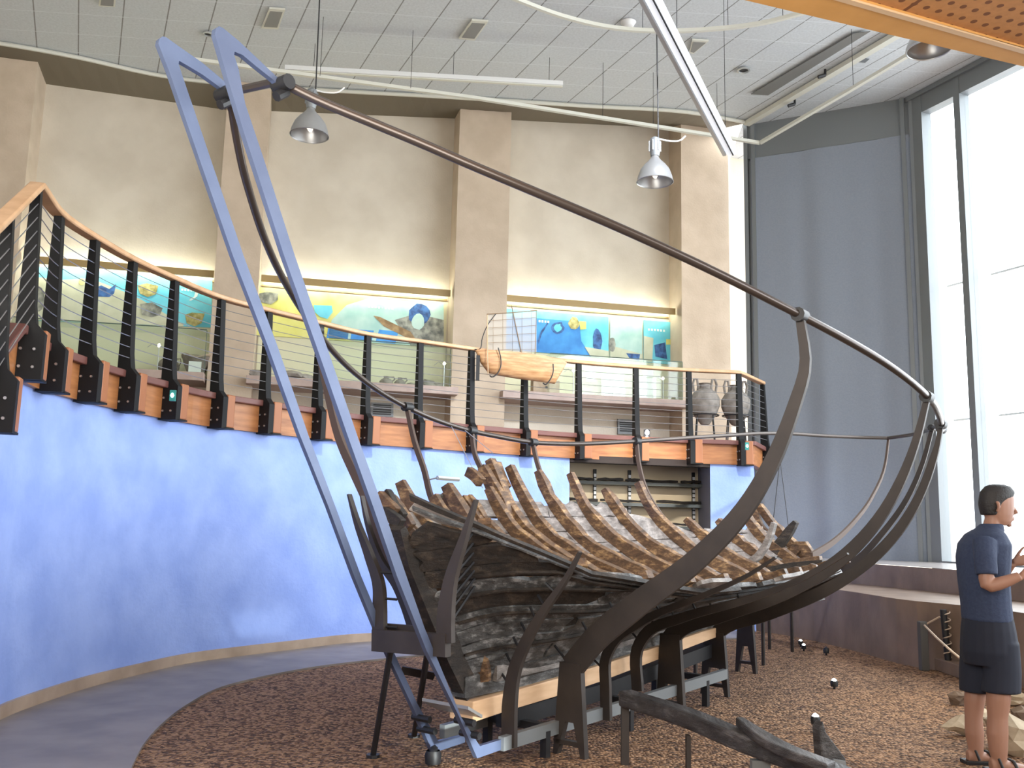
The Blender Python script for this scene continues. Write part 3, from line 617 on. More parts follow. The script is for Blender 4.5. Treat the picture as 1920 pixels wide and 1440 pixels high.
for k, z in enumerate([2.20, 1.87, 1.52, 1.2]):
    mb = MB(); mb.box(al_c+al_n*.2+np.array([0, 0, z]), al_w-.03, .36, .05, al_d, al_n); thing(mb, 'alcove_shelf', M['shelfgrey'], ['grey shelf in the alcove, topmost', 'grey shelf in the alcove, second from the top', 'grey shelf in the alcove, third from the top', 'grey shelf in the alcove, lowest'][k], 'shelf', 'grey shelves in the alcove')
    u = -al_w/2+.05; q = 0
    while u < al_w/2-.3:
        ln = random.uniform(.4, .9); ln = min(ln, al_w/2-.04-u); pts = [al_c+al_n*(.24+.02*math.sin(s*9))+al_d*(u+s)+np.array([0, 0, z+.058+.006*math.sin(7*s+k)]) for s in np.linspace(0, ln-.03, 8)]
        mb = MB(); mb.bar(pts, .12, [random.uniform(.025, .055) for _ in pts], (0, 0, 1)); thing(mb, 'old_timber', M['black'], 'dark broken ship timber, %s from the left on the %s alcove shelf' % (['first', 'second', 'third', 'fourth', 'fifth', 'sixth'][q], ['topmost', 'second', 'third', 'lowest'][k]), 'timber', 'old timbers on the alcove shelves'); u += ln+random.uniform(0, .08); q += 1

# ------------------------------------------------------------------ hull
KV = [0, .15, .3, .45, .6, .75, .9, 1]
ST = {}
def st(tau, ts, ss, zs): ST[tau] = np.array([ts, ss, zs]).T
st(-.6, [-.05, -.15, -.25, -.42, -.6, -.8, -1.1, -1.5], [.03, .035, .04, .05, .06, .08, .12, .2], [.45, .65, .85, 1.05, 1.3, 1.65, 2.3, 3.2])
st(-.1, [.1, .05, 0, -.1, -.2, -.35, -.5, -.8], [.04, .1, .2, .34, .48, .66, .85, 1.05], [.45, .68, .92, 1.14, 1.36, 1.66, 2.2, 3.2])
st(.65, [.65]*8, [.05, .22, .5, .82, 1.15, 1.45, 1.72, 1.95], [.47, .72, .93, 1.14, 1.36, 1.68, 2.2, 2.8])
st(2.3, [2.3]*8, [.05, .3, .7, 1.1, 1.48, 1.8, 2.05, 2.2], [.6, .82, .98, 1.14, 1.36, 1.7, 2.15, 2.6])
st(4.5, [4.5]*8, [.05, .28, .62, .98, 1.3, 1.6, 1.8, 1.92], [.68, .88, 1.03, 1.2, 1.42, 1.75, 2.15, 2.55])
st(7, [7]*8, [.05, .16, .35, .6, .82, 1.02, 1.2, 1.3], [.75, .93, 1.12, 1.32, 1.56, 1.9, 2.35, 2.8])
st(9.5, [9.5]*8, [.05, .08, .15, .25, .36, .5, .62, .72], [.85, 1.05, 1.27, 1.5, 1.75, 2.1, 2.6, 3.1])
TAU = sorted(ST); AR = np.array([ST[t] for t in TAU])
def itp(xs, ys, x):
    i = max(0, min(len(xs)-2, int(np.searchsorted(xs, x)-1))); h = xs[i+1]-xs[i]; u = (x-xs[i])/h
    def m(j):
        if j == 0: return (ys[1]-ys[0])/(xs[1]-xs[0])
        if j == len(xs)-1: return (ys[-1]-ys[-2])/(xs[-1]-xs[-2])
        return (ys[j+1]-ys[j-1])/(xs[j+1]-xs[j-1])
    return (2*u**3-3*u*u+1)*ys[i]+(u**3-2*u*u+u)*h*m(i)+(-2*u**3+3*u*u)*ys[i+1]+(u**3-u*u)*h*m(i+1)
def HS(tau, v): return itp(KV, itp(TAU, AR, tau), v)
def H(tau, v, side=1, inn=0.0):
    p = HS(tau, v); P = W(p[0], side*p[1], p[2])
    if inn:
        q = HS(tau, min(1, v+.02)); r_ = HS(tau, max(0, v-.02)); d = W(q[0], side*q[1], q[2])-W(r_[0], side*r_[1], r_[2])
        e_ = HS(tau+.05, v); f_ = HS(tau-.05, v); g = W(e_[0], side*e_[1], e_[2])-W(f_[0], side*f_[1], f_[2])
        n = np.cross(d, g); n /= np.linalg.norm(n)
        if np.dot(n, SN*side) > 0: n = -n
        P = P+n*inn
    return P
hull = empty('shipwreck_hull', W(3, 0, .3), 'ancient weathered wooden ship hull with broken ribs resting in the steel cradle', 'ship')
def plank(side, t0, t1, v0, v1, m_, name='plank', th=.04, jag=.0, inn=0.0, parent=None, vf=None):
    n = max(4, int((t1-t0)/.12)); rows = []
    for i in range(n+1):
        t = t0+(t1-t0)*i/n; a = v0 if not vf else vf(t, v0); b = v1 if not vf else vf(t, v1)
        j0 = random.uniform(-jag, jag); j1 = random.uniform(-jag, jag); endj = (random.uniform(-.05, .05) if i in (0, n) else 0)
        a += j0*.3; b += j1
        rows.append([H(t+endj, a, side, inn), H(t-endj*.6, (a+b)/2, side, inn), H(t+endj*.5, b, side, inn), H(t+endj*.5, b, side, inn+th), H(t-endj*.6, (a+b)/2, side, inn+th), H(t+endj, a, side, inn+th)])
    mb = MB(); mb.grid(rows, closed=True); mb.add(rows[0], [(0, 1, 2, 3, 4, 5)]); mb.add(rows[-1], [(5, 4, 3, 2, 1, 0)])
    return mb.build(name, m_, parent or hull)
vS = lambda t: float(np.interp(t, [-.6, -.3, -.1, .3, .7, 1.5, 2.7, 4.5, 5.5, 6.6], [.74, .68, .62, .50, .465, .40, .40, .36, .33, .25]))
vP = lambda t: float(np.interp(t, [-.6, .9, 1.5, 1.75, 2.0, 2.6, 3.0, 4.0, 4.3, 4.9, 5.4, 6.9, 7.2], [.62, .68, .70, .72, .85, .84, .78, .78, .75, .67, .60, .60, .45]))
NS = 11
for k in range(NS):
    v0 = .02+k*.068; v1 = v0+.064
    for side, vt, tend, m_ in ((1, vS, 6.2, M['hullout']), (-1, vP, 7.0, M['hullin'])):
        runs = []; cuts = sorted([-.6, tend-.25*random.random()]+[(-.2+1.9*i+(k*.83) % 1.7) for i in range(4) if -.2+1.9*i+(k*.83) % 1.7 < tend-.5])
        for a, b in zip(cuts[:-1], cuts[1:]):
            # keep only the part under the surviving edge
            ts = [t for t in np.arange(a, b+.001, .05) if vt(t) > v0+.015]
            if len(ts) < 5: continue
            segs = []; s0 = ts[0]; pv = ts[0]
            for t in ts[1:]:
                if t-pv > .06: segs.append((s0, pv)); s0 = t
                pv = t
            segs.append((s0, pv))
            for s0, s1 in segs:
                if s1-s0 < .25: continue
                mm = m_
                if side == 1 and s0 < -.3 and v0 > .25 and s1 < .6: mm = M['black']
                plank(side, s0, s1-.012, v0, v1, mm, th=.035, jag=.003 if v1 < vt((s0+s1)/2)-.05 else .02, vf=lambda t, v: min(v, vt(t)), inn=random.uniform(0, .012))
# inner lining on the port side (grey), keel, false keel, posts
mb = MB(); mb.bar([W(t, 0, z) for t, z in [(-.12, .50), (.6, .50), (1.6, .55), (2.6, .62), (4.5, .70), (6.5, .78)]], .13, .12, SN); mb.build('keel', M['hullout'], hull)
mb = MB(); mb.bar([W(t, 0, z) for t, z in [(-.02, .46), (-.22, .72), (-.42, 1.02), (-.62, 1.30), (-.73, 1.50)]], [.16, .15, .14, .11, .05], .10, SN); mb.build('stem_post', M['black'], hull)
mb = MB(); mb.bar([W(t, .0, z) for t, z in [(.15, .56), (1, .58), (2, .66), (3.2, .74), (4.8, .82), (6, .9)]], .1, .2, SN); mb.build('keelson', M['hullin'], hull)
# jagged timber stubs at the near end
# frames
def frame(tau, v1, side=-1, v0=.03, wdt=.10, dep=.13, m_=None, lean=0.0, wob=.012):
    n = 16; rows = []; rd = random.Random(int(tau*100)+side)
    for i in range(n+1):
        v = v0+(v1-v0)*i/n; t = tau+lean*(i/n)**2+wob*math.sin(i*.9+tau*5)
        tp = 1-.25*(i/n)+rd.uniform(-.09, .09)
        if i == n: tp *= .8
        h = wdt/2*tp; g = dep*tp
        rows.append([H(t-h, v, side, .04), H(t+h, v, side, .04), H(t+h, v, side, .04+g), H(t-h, v, side, .04+g)])
    mb = MB(); mb.grid(rows, closed=True); mb.add(rows[0], [(0, 1, 2, 3)]); mb.add(rows[-1], [(3, 2, 1, 0)]); return mb.build('frame', m_ or M['frame'], hull, bevel=.004)
for tau, v in [(-.2, .70), (.3, .76), (.8, .80), (1.3, .76), (1.65, .80), (1.95, .765), (2.35, .80), (2.55, .90), (2.85, .885), (3.3, .88), (3.8, .88), (4.3, .82), (4.9, .85), (5.4, .66), (5.95, .645), (6.5, .70), (6.95, .72)]:
    frame(tau, v, -1, wdt=.14 if tau in (1.65, 2.55) else .11, dep=.14, m_=None)
for tau, v in [(-.25, .69), (.25, .53), (.8, .47), (1.3, .44), (1.8, .43), (2.35, .42), (2.85, .43), (3.3, .42), (3.8, .42), (4.3, .42), (4.9, .42), (5.4, .40)]:
    frame(tau, v, 1, dep=.10, v0=.2)
# thick leaning pieces among the near frames
def chunk(pxs, t, wd_, th, m_, name='frame_fragment'):
    pts = [W(t, *SZ(x, y, t)) for x, y in pxs]; mb = MB(); mb.bar(smooth_path(pts, 10), wd_, th, SA); mb.build(name, m_, hull, bevel=.005)
chunk([(905, 875), (925, 915), (948, 960), (955, 985)], 2.45, [.09, .11, .12, .13, .14, .14, .14, .12, .10, .06], .08, M['frame'])
chunk([(932, 868), (942, 895), (952, 915)], 2.75, .07, .07, M['frame'])
chunk([(878, 884), (890, 892), (902, 905)], 2.2, .10, .08, M['frame'])
chunk([(835, 925), (848, 960), (862, 985), (880, 1010)], 1.72, .10, .1, M['frame'])
chunk([(868, 935), (890, 965), (915, 1000), (940, 1025)], 1.9, .10, .08, M['frame'])
for k, q in enumerate([[(755, 972), (738, 948), (727, 918)], [(742, 962), (722, 938), (714, 922)], [(752, 985), (735, 968), (720, 952)], [(770, 990), (752, 958), (735, 928)], [(745, 1010), (738, 998), (728, 985)]]):
    chunk(q, [-.5, -.55, -.6, -.35, -.62][k], [.08]*4+[.07, .065, .06, .05, .04, .02], .05, M['frame'] if k % 2 else M['black'], 'broken_timber')
# far end timbers
chunk([(1300, 1082), (1370, 1070), (1425, 1040), (1442, 1010), (1452, 980)], 5.6, [.10]*4+[.09, .08, .08, .07, .06, .05], .09, M['hullin'], 'curved_timber')
chunk([(1440, 1050), (1470, 1010), (1493, 978)], 6.5, [.14, .14, .13, .12, .12, .11, .11, .10, .08, .05], .10, M['black'], 'curved_timber')
chunk([(1415, 953), (1422, 985), (1445, 1010)], 6.9, [.05, .08, .1, .12, .12, .12, .12, .12, .1, .08], .08, M['frame'], 'curved_timber')
chunk([(1430, 1065), (1480, 1040), (1505, 1022), (1522, 1050)], 6.7, .13, .1, M['frame'], 'curved_timber')
chunk([(1400, 1068), (1470, 1058), (1540, 1050)], 6.2, .1, .1, M['frame'], 'curved_timber')
chunk([(1410, 1078), (1480, 1062), (1545, 1056)], 5.9, .08, .1, M['black'], 'curved_timber')
# wale strips along the starboard edge (dark double batten with a gap below at the near end)
def batten(v_of, m_, name, h=.055, th=.03, t0=-.6, t1=2.0, inn=-.02):
    rows = []
    for t in np.linspace(t0, t1, 28):
        v = v_of(t); rows.append([H(t, v, 1, inn), H(t, v+h*.5, 1, inn), H(t, v+h*.5, 1, inn+th), H(t, v, 1, inn+th)])
    mb = MB(); mb.grid(rows, closed=True); mb.add(rows[0], [(0, 1, 2, 3)]); mb.add(rows[-1], [(3, 2, 1, 0)]); mb.build(name, m_, hull)
batten(lambda t: vS(t)+.022*max(0, (1.0-t)/1.6)+.004, M['black'], 'wale', .022, t0=-.55)
batten(lambda t: vS(t)+.008*max(0, (1.0-t)/1.6), M['hullout'], 'wale', .012, t0=-.55)
for v in (.18, .33, .44, .52):
    batten(lambda t, v=v: min(v, vS(t)-.02), M['black'], 'batten', .016, .02, -.5, 5.2, -.02)
plank(-1, -.2, .95, .56, .70, M['hullin'], 'inner_board', th=.03, inn=.06)
plank(1, -.56, -.12, -.02, .010, M['palein'], 'inner_board', th=.02, inn=.07, vf=lambda t, v: vS(t)+v*(1 if v < 0 else max(.2, min(1, (-t)*2))))
# paler planks standing in for the sheen along the starboard edge
for t0, t1, v in [(.9, 1.15, .44), (1.35, 1.7, .42), (2.6, 3.2, .42), (3.5, 4.4, .40)]: plank(1, t0, t1, v, v+.035, M['hullin'], 'sheen_plank', th=.03, inn=.01, jag=.008)

# ------------------------------------------------------------------ steel cradle
cr = empty('steel_cradle', W(3, 0, 0), 'steel cradle outlining the ship: twin blue end plates, brown rib arms, sheer pipes and stands', 'cradle')
def on_s(pxs, s): return [W(TS(x, y, s)[0], s, TS(x, y, s)[1]) for x, y in pxs]
P1 = [(403, 64), (405, 53), (411, 49), (419, 53), (447, 76), (480, 107), (520, 145), (530, 155), (525, 162), (513, 150), (480, 124), (455, 103), (440, 97), (439, 103), (447, 128), (460, 195), (493, 293), (553, 480), (612, 648), (671, 820), (717, 948), (762, 1080), (796, 1177), (865, 1345), (900, 1399), (962, 1380), (962, 1398), (895, 1422), (860, 1342), (800, 1220), (745, 1082), (699, 948), (653, 820), (593, 648), (533, 480), (457, 247), (427, 147)]
P2 = [(297, 82), (299, 73), (305, 68), (312, 70), (340, 90), (380, 118), (430, 160), (434, 172), (427, 178), (417, 167), (380, 140), (350, 122), (336, 114), (335, 120), (342, 142), (362, 200), (399, 310), (457, 480), (520, 648), (578, 815), (629, 950), (677, 1080), (722, 1187), (782, 1318), (822, 1390), (872, 1378), (872, 1392), (812, 1412), (776, 1330), (705, 1180), (664, 1080), (616, 950), (562, 815), (502, 648), (437, 480), (340, 200), (317, 133)]
mb = MB(); mb.prism(on_s(P1, .25), -SN*.032); mb.build('blue_end_plate', M['steel'], cr)
mb = MB(); mb.prism(on_s(P2, -.25), -SN*.032); mb.build('blue_end_plate', M['steel'], cr)
TB = [(-1.95, .25, 3.79), (-1.9, .28, 3.77), (-1.8, .38, 3.71), (-1.6, .56, 3.62), (-1.4, .74, 3.53), (-1.2, .91, 3.44), (-1, 1.07, 3.36), (-.5, 1.42, 3.185), (0, 1.71, 3.025), (.5, 1.95, 2.875), (1, 2.13, 2.755), (1.5, 2.25, 2.655), (2, 2.305, 2.57), (2.5, 2.3, 2.505), (3, 2.23, 2.465), (3.5, 2.13, 2.44), (4, 2.02, 2.46), (5, 1.79, 2.56), (6, 1.57, 2.68), (7, 1.33, 2.80), (7.6, 1.16, 2.87), (8.2, .95, 2.91), (8.8, .68, 2.92), (9.3, .34, 2.93), (9.59, 0, 2.93)]
for sd in (1, -1):
    mb = MB(); mb.tube(smooth_path([W(t, sd*s, z+(.06 if sd < 0 and t < -1.7 else 0)) for t, s, z in TB], 140), .026, 10); mb.build('sheer_pipe', M['pipe'], cr, smooth=True)
mb = MB(); mb.tube([W(-1.97, .27, 3.79), W(-1.95, -.27, 3.88)], .024, 8); mb.build('cross_pipe', M['pipe'], cr, smooth=True)
for sd, z in ((1, 3.78), (-1, 3.87)):
    mb = MB(); mb.tube([W(-1.96, sd*.20, z), W(-1.96, sd*.31, z)], .04, 12); mb.tube([W(-1.99, sd*.25, z-.08), W(-1.93, sd*.25, z-.03)], .028, 8); mb.build('clamp', M['dark'], cr, smooth=True)
def tpipe(t): return [np.interp(t, [q[0] for q in TB], [q[i] for q in TB]) for i in (1, 2)]
pins = []
def rib(t, pxs, wb, wt, m_, th=.035, pin=True, side=1, top=False):
    pts = [W(t, *SZ(x, y, t)) for x, y in pxs]
    if top: s, z = tpipe(t); pts[0] = W(t, side*s, z-.02)
    n = 36; pp = smooth_path(pts, n); ww = [wt+(wb-wt)*min(1, (i/(n*.8))) for i in range(n)]
    mb = MB(); mb.bar(pp, ww, th, SA); o = mb.build('rib_arm', m_, cr)
    if top:
        mb = MB(); mb.tube([W(t-.05, side*s, z), W(t+.05, side*s, z)], .045, 10); mb.build('clamp', M['dark'], cr, smooth=True)
    return pp
def port_mirror(t): pass
C_ = rib(.65, [(1530, 605), (1510, 690), (1490, 760), (1452, 858), (1398, 952), (1300, 1055), (1200, 1130), (1112, 1203), (1072, 1252)], .17, .05, M['ribsteel'], top=True)
A_ = rib(-.62, [(893, 937), (870, 1010), (845, 1090), (836, 1160), (836, 1205)], .115, .012, M['ribsteel'])
Ap = rib(-.62, [(655, 927), (670, 980), (692, 1040), (711, 1100), (712, 1150), (712, 1200)], .10, .012, M['ribsteel'])
mb = MB(); mb.bar([W(-.62, *SZ(702, 1200, -.62)), W(-.62, *SZ(840, 1210, -.62))], .13, .05, SA); mb.build('cross_beam', M['ribsteel'], cr)
mb = MB(); mb.bar([W(-.55, *SZ(712, 1174, -.55)), W(-.55, *SZ(785, 1180, -.55))], .04, .03, SA); mb.build('cross_beam', M['ribsteel'], cr)
Ap2 = rib(-.2, [(679, 930), (688, 975), (700, 1015), (716, 1055), (745, 1097), (762, 1135), (775, 1175)], .08, .012, M['ribsteel'])
Pf = rib(-.05, [(588, 610), (612, 720), (640, 830), (667, 890), (690, 940), (710, 1000), (733, 1055), (748, 1087)], .085, .05, M['ribtan'], side=-1, top=True)
B_ = rib(.12, [(1088, 1035), (1060, 1088), (1022, 1142), (988, 1200), (964, 1262), (957, 1310), (955, 1400)], .105, .014, M['ribsteel'])
D_ = rib(1.2, [(1455, 1045), (1400, 1080), (1330, 1112), (1200, 1168), (1152, 1203), (1137, 1232), (1136, 1290), (1137, 1350)], .08, .014, M['ribsteel'])
E_ = rib(1.75, [(1590, 1038), (1500, 1088), (1400, 1125), (1280, 1158), (1212, 1188), (1196, 1215), (1196, 1295)], .09, .014, M['ribsteel'])
F_ = rib(2.35, [(1735, 737), (1720, 820), (1692, 895), (1650, 970), (1600, 1028), (1562, 1060), (1500, 1096), (1450, 1118), (1350, 1150), (1270, 1182), (1250, 1208)], .15, .04, M['ribsteel'], top=True)
G_ = rib(3.45, [(1766, 797), (1755, 848), (1730, 920), (1700, 975), (1650, 1035), (1600, 1075), (1545, 1108), (1440, 1150), (1350, 1182), (1328, 1208)], .13, .035, M['ribsteel'], top=True)
H_ = rib(4.95, [(1764, 803), (1750, 852), (1724, 922), (1692, 978), (1642, 1036), (1592, 1076), (1540, 1103), (1460, 1132), (1402, 1152)], .10, .03, M['ribsteel'], top=True)
I_ = rib(8.2, [(1745, 821), (1730, 868), (1700, 936), (1650, 1005), (1612, 1045), (1570, 1072), (1520, 1098)], .09, .05, M['ribsteel'], th=.03, top=True)
# port side arms rising behind the hull
for t, pxs in [(1.62, [(760, 765), (778, 830), (795, 880), (812, 940), (826, 960)]), (2.62, [(880, 808), (890, 850), (905, 885), (925, 930), (945, 965)]), (3.5, [(1000, 832), (1008, 870), (1025, 915), (1042, 945), (1070, 985)]), (5.15, [(1190, 828), (1198, 870), (1212, 920), (1235, 960), (1255, 985)])]:
    rib(t, pxs, .055, .045, M['ribtan'], th=.03, side=-1, top=True)
mb = MB(); pts = on_s([(1666, 822), (1660, 870), (1636, 930), (1600, 980), (1560, 1018), (1522, 1042)], 0); mb.bar(smooth_path(pts, 20), [.035+.045*i/19 for i in range(20)], .03, SN); mb.build('stem_arm', M['ribtan'], cr)
for x0, y0, x1, y1, t in [(1487, 808, 1478, 985, 7.9), (1465, 838, 1450, 975, 7.6), (872, 795, 925, 850, 2.5), (848, 795, 905, 915, 2.3)]:
    mb = MB(); s, z = tpipe(t); a_ = W(t, -s, z) if y0 < 830 else W(t, *SZ(x0, y0, t)); mb.tube([a_, W(t, *SZ(x1, y1, t))], .004 if x0 < 1000 else .006, 5); mb.build('suspension_wire', M['cable'] if x0 < 1000 else M['dark'], cr)
# stands
def stand(t, s, w0, w1, z1, zsolid, m_=M['ribsteel'], legs=True, th=.05):
    mb = MB(); poly = [(-w0/2, 0), (-w0/2+.035, 0), (-w1/2+.05, zsolid), (w1/2-.05, zsolid), (w0/2-.035, 0), (w0/2, 0), (w1/2, z1), (-w1/2, z1)]
    mb.prism([W(t-th/2, s+a, z) for a, z in poly], SA*th)
    mb.box(W(t, s, zsolid*.38), w0*.85, th, .03, SN, SA); return mb.build('stand', m_, cr)
sC, zC = SZ(1072, 1254, .65); stand(.65, sC, .26, .17, zC+.04, .22)
sF, zF = SZ(1258, 1200, 2.35); stand(2.35, sF, .26, .18, zF+.05, .25)
sG, zG = SZ(1340, 1196, 3.45); stand(3.45, sG, .28, .2, zG+.05, .25)
sH, zH = SZ(1398, 1155, 4.95); stand(4.95, sH, .24, .16, zH+.03, .28)
for t, s in ((.12, None),):
    pass
for t, s in [(7.0, -.55), (7.0, -.85), (5.6, -.35), (4.2, -.5), (2.9, -.45), (1.6, -.5)]:
    mb = MB(); mb.tube([W(t, s, 0), W(t, s, HS(t, .3)[2]-.02)], .022, 8); mb.build('leg', M['ribsteel'], cr)
# port stand at the near end: splayed legs
top1 = W(-.55, *SZ(735, 1205, -.55)); top2 = W(-.45, *SZ(803, 1215, -.45)); f1 = onz(699, 1420, 0); f2 = onz(776, 1382, 0)
for a_, b_ in ((top1, f1), (top2, f2)):
    mb = MB(); mb.tube([a_, b_], .02, 8); mb.tube([b_, b_+np.array([0, 0, .02])], .045, 8); mb.build('leg', M['dark'], cr)
mb = MB(); mb.bar([onplane(752, 1256, (top1+f1)/2, (0, 1, 0)), onplane(815, 1268, (top2+f2)/2, (0, 1, 0))], .05, .03, (0, 1, 0)); mb.build('cross_beam', M['ribsteel'], cr)
# base rails and pine support beam
for s in (.25, -.25):
    mb = MB(); mb.bar([W(t, s, z) for t, z in [(.02, .165), (1.5, .19), (3.3, .23)]], .085, .045, SN); mb.build('base_rail', M['alu'], cr)
mb = MB(); mb.bar([W(t, 0, z) for t, z in [(.35, .235), (1.6, .27), (2.6, .34), (3.7, .42)]], .12, .12, SN); mb.build('keel_girder', M['dark'], cr)
for t in (.5, 1.6, 2.9):
    z = .2+.02*t; mb = MB(); mb.box(W(t, 0, z-.02), .52, .06, .05, SN, SA)
    for s in (-.25, .25): mb.box(W(t, s, (z-.04)/2), .05, .05, z-.04, SN, SA)
    mb.build('base_stand', M['dark'], cr)
mb = MB(); mb.prism([W(-.24, -.2, .42), W(-.24, .19, .42), W(-.10, .19, .35), W(-.10, -.2, .35)], (0, 0, -.02)); mb.build('cross_plate', M['plate'], cr)
for sd, px, py in ((.215, 868, 1352), (.215, 878, 1376), (-.24, 787, 1346), (-.24, 797, 1368)):
    t, z = TS(px, py, sd); mb = MB(); mb.tube([W(t, sd-.06, z), W(t, sd+.09, z)], .022, 8); mb.build('bolt', M['dark'], cr)
pb = []
for px, y0, y1 in [(887, 1316, 1355), (947, 1300, 1335), (1050, 1271, 1304), (1130, 1246, 1277), (1242, 1210, 1234), (1322, 1183, 1203)]:
    t, za = TS(px, y0, .1); t2, zb2 = TS(px, y1, .1); pb.append(((t+t2)/2, (za+zb2)/2, za-zb2))
pb.append((3.7, .585, .08))
mb = MB(); mb.bar([W(t, 0, z) for t, z, h in pb], [h for t, z, h in pb], .2, SN); thing(mb, 'support_beam', M['pine'], 'long pale pine beam under the keel of the old hull', 'beam', bevel=.006)
# pins between arms and planking
cnt = 0
for t, path in ((.65, C_), (.12, B_), (1.2, D_), (1.75, E_), (2.35, F_), (3.45, G_), (-.62, A_), (4.95, H_)):
    vv = [(v, H(t if t > -.5 else -.3, v, 1)) for v in np.linspace(.05, max(.1, vS(t)-.03), 60)]
    for i in range(2, len(path), 3):
        p = path[i]; d = [np.linalg.norm(q-p) for v, q in vv]; j = int(np.argmin(d))
        if .03 < d[j] < .45 and 0 < j < 59:
            mb = MB(); mb.tube([p, vv[j][1]], .009, 5); mb.build('support_pin', M['dark'], cr); cnt += 1
for path, t in ((Pf, -.05), (Ap, -.62), (Ap2, -.2)):
    for i in (20, 26, 32):
        p = path[i]; mb = MB(); mb.tube([p, p+SN*.13+SA*.02], .008, 5); mb.build('support_pin', M['dark'], cr)
for (x, y), (x2, y2), t in (((803, 900), (820, 896), 1.62), ((810, 935), (822, 930), 1.62)):
    a_ = W(t, *SZ(x, y, t)); b_ = W(t, *SZ(x2, y2, t)); mb = MB(); mb.tube([a_, b_], .007, 5); mb.tube([b_, b_+SA*.3-np.array([0, 0, .0])], .022, 6); mb.build('support_pin', M['plate'], cr)

# ------------------------------------------------------------------ model boat on the railing
mp0 = np.array([0, 12.6, 0]); my = (0.28, .96, 0)
def onm(px, py, o=0): return onplane(px, py, (0, 12.75+o, 0), (-.25, 1, 0))
c = onm(980, 715); mr = empty('model_boat', c, 'pale wooden model boat with a square net sail hung on the railing', 'model boat')
top = [(890, 655), (905, 657), (940, 660), (985, 665), (1020, 670), (1050, 676), (1063, 680)]
bot = [(890, 655), (902, 682), (916, 700), (960, 709), (1005, 715), (1040, 720), (1063, 680)]
rows = []; bw = [0.01, .07, .12, .13, .12, .08, .01]; bn = np.array([-.2425, .9701, 0])
for (x, y), (x2, y2), b in zip(top, bot, bw):
    T_ = onm(x, y); B_2 = onm(x2, y2); r_ = []
    for k in range(13):
        a = -PI/2+PI*k/12*1.0; a2 = PI*k/12; yy = math.cos(a2); dd = math.sin(a2)**.7
        r_.append(T_+(B_2-T_)*dd+bn*(yy*b))
    rows.append(r_)
mb = MB(); mb.grid(rows); mb.build('boat_hull', mat('varnished_model_wood', (.42, .21, .09), .35, col2=(.64, .38, .19), scale=5, stretch=(1, 1, 7)), mr, smooth=True)
mb = MB(); mb.grid([[onm(915+ (1006-915)*i/8, (589+(y_-0)*((666-589)/6.))+(-6*(i/8)), -.02*math.sin(PI*i/8)) for y_ in range(7)] for i in range(9)])
M['sail'] = mat('thin_sail_cloth', (.45, .42, .36), .9); M['sail'].node_tree.nodes['Principled BSDF'].inputs['Alpha'].default_value = .6
mb.build('sail', M['sail'], mr, smooth=True, recalc=False)
M['rope'] = mat('brown_rope', (.22, .15, .09), .9)
mb = MB()
for i in range(5): mb.tube([onm(915, 601+14*i, -.03), onm(960, 599+14*i, -.05), onm(1006, 595+15*i, -.03)], .003, 5)
for i in range(5): mb.tube([onm(925+18*i, 588-1.2*i, -.03), onm(925+18*i, 664, -.03)], .002, 4)
mb.tube([onm(914, 589), onm(914, 665)], .004, 5); mb.tube([onm(1006, 583), onm(1003, 668)], .005, 5); mb.build('sail_rope', M['rope'], mr)
mb = MB(); mb.tube([onm(913, 589, -.02), onm(960, 586, -.03), onm(1007, 582, -.02)], .007, 6); mb.build('yard', M['rope'], mr)
mb = MB(); mb.tube([onm(959, 572, -.03), onm(969, 620, -.03), onm(979, 668, -.03)], .008, 6); mb.build('mast', M['rope'], mr)
mb = MB(); mb.tube(smooth_path([onm(930, 588, -.02), onm(914, 610, -.02), onm(904, 635, -.02), onm(899, 655, -.02), onm(890, 655, -.02)], 14), .007, 6); mb.build('stern_bow', M['dark'], mr)
for hk in ([(934, 652), (939, 672), (938, 690), (930, 703), (922, 707), (918, 704)], [(1037, 682), (1037, 698), (1030, 714), (1022, 721), (1018, 718)]):
    mb = MB(); mb.tube(smooth_path([onm(x, y, -.16) for x, y in hk], 16), .009, 6); mb.build('support_hook', M['dark'], mr)
mb = MB(); mb.tube([onm(914, 590, -.14), onm(914, 665, -.14), onm(915, 700, -.12)], .008, 5); mb.build('fore_post', M['rail'], mr)
mb = MB(); mb.box(onm(896, 690, -.05), .05, .05, .35); mb.build('rudder', M['dark'], mr)

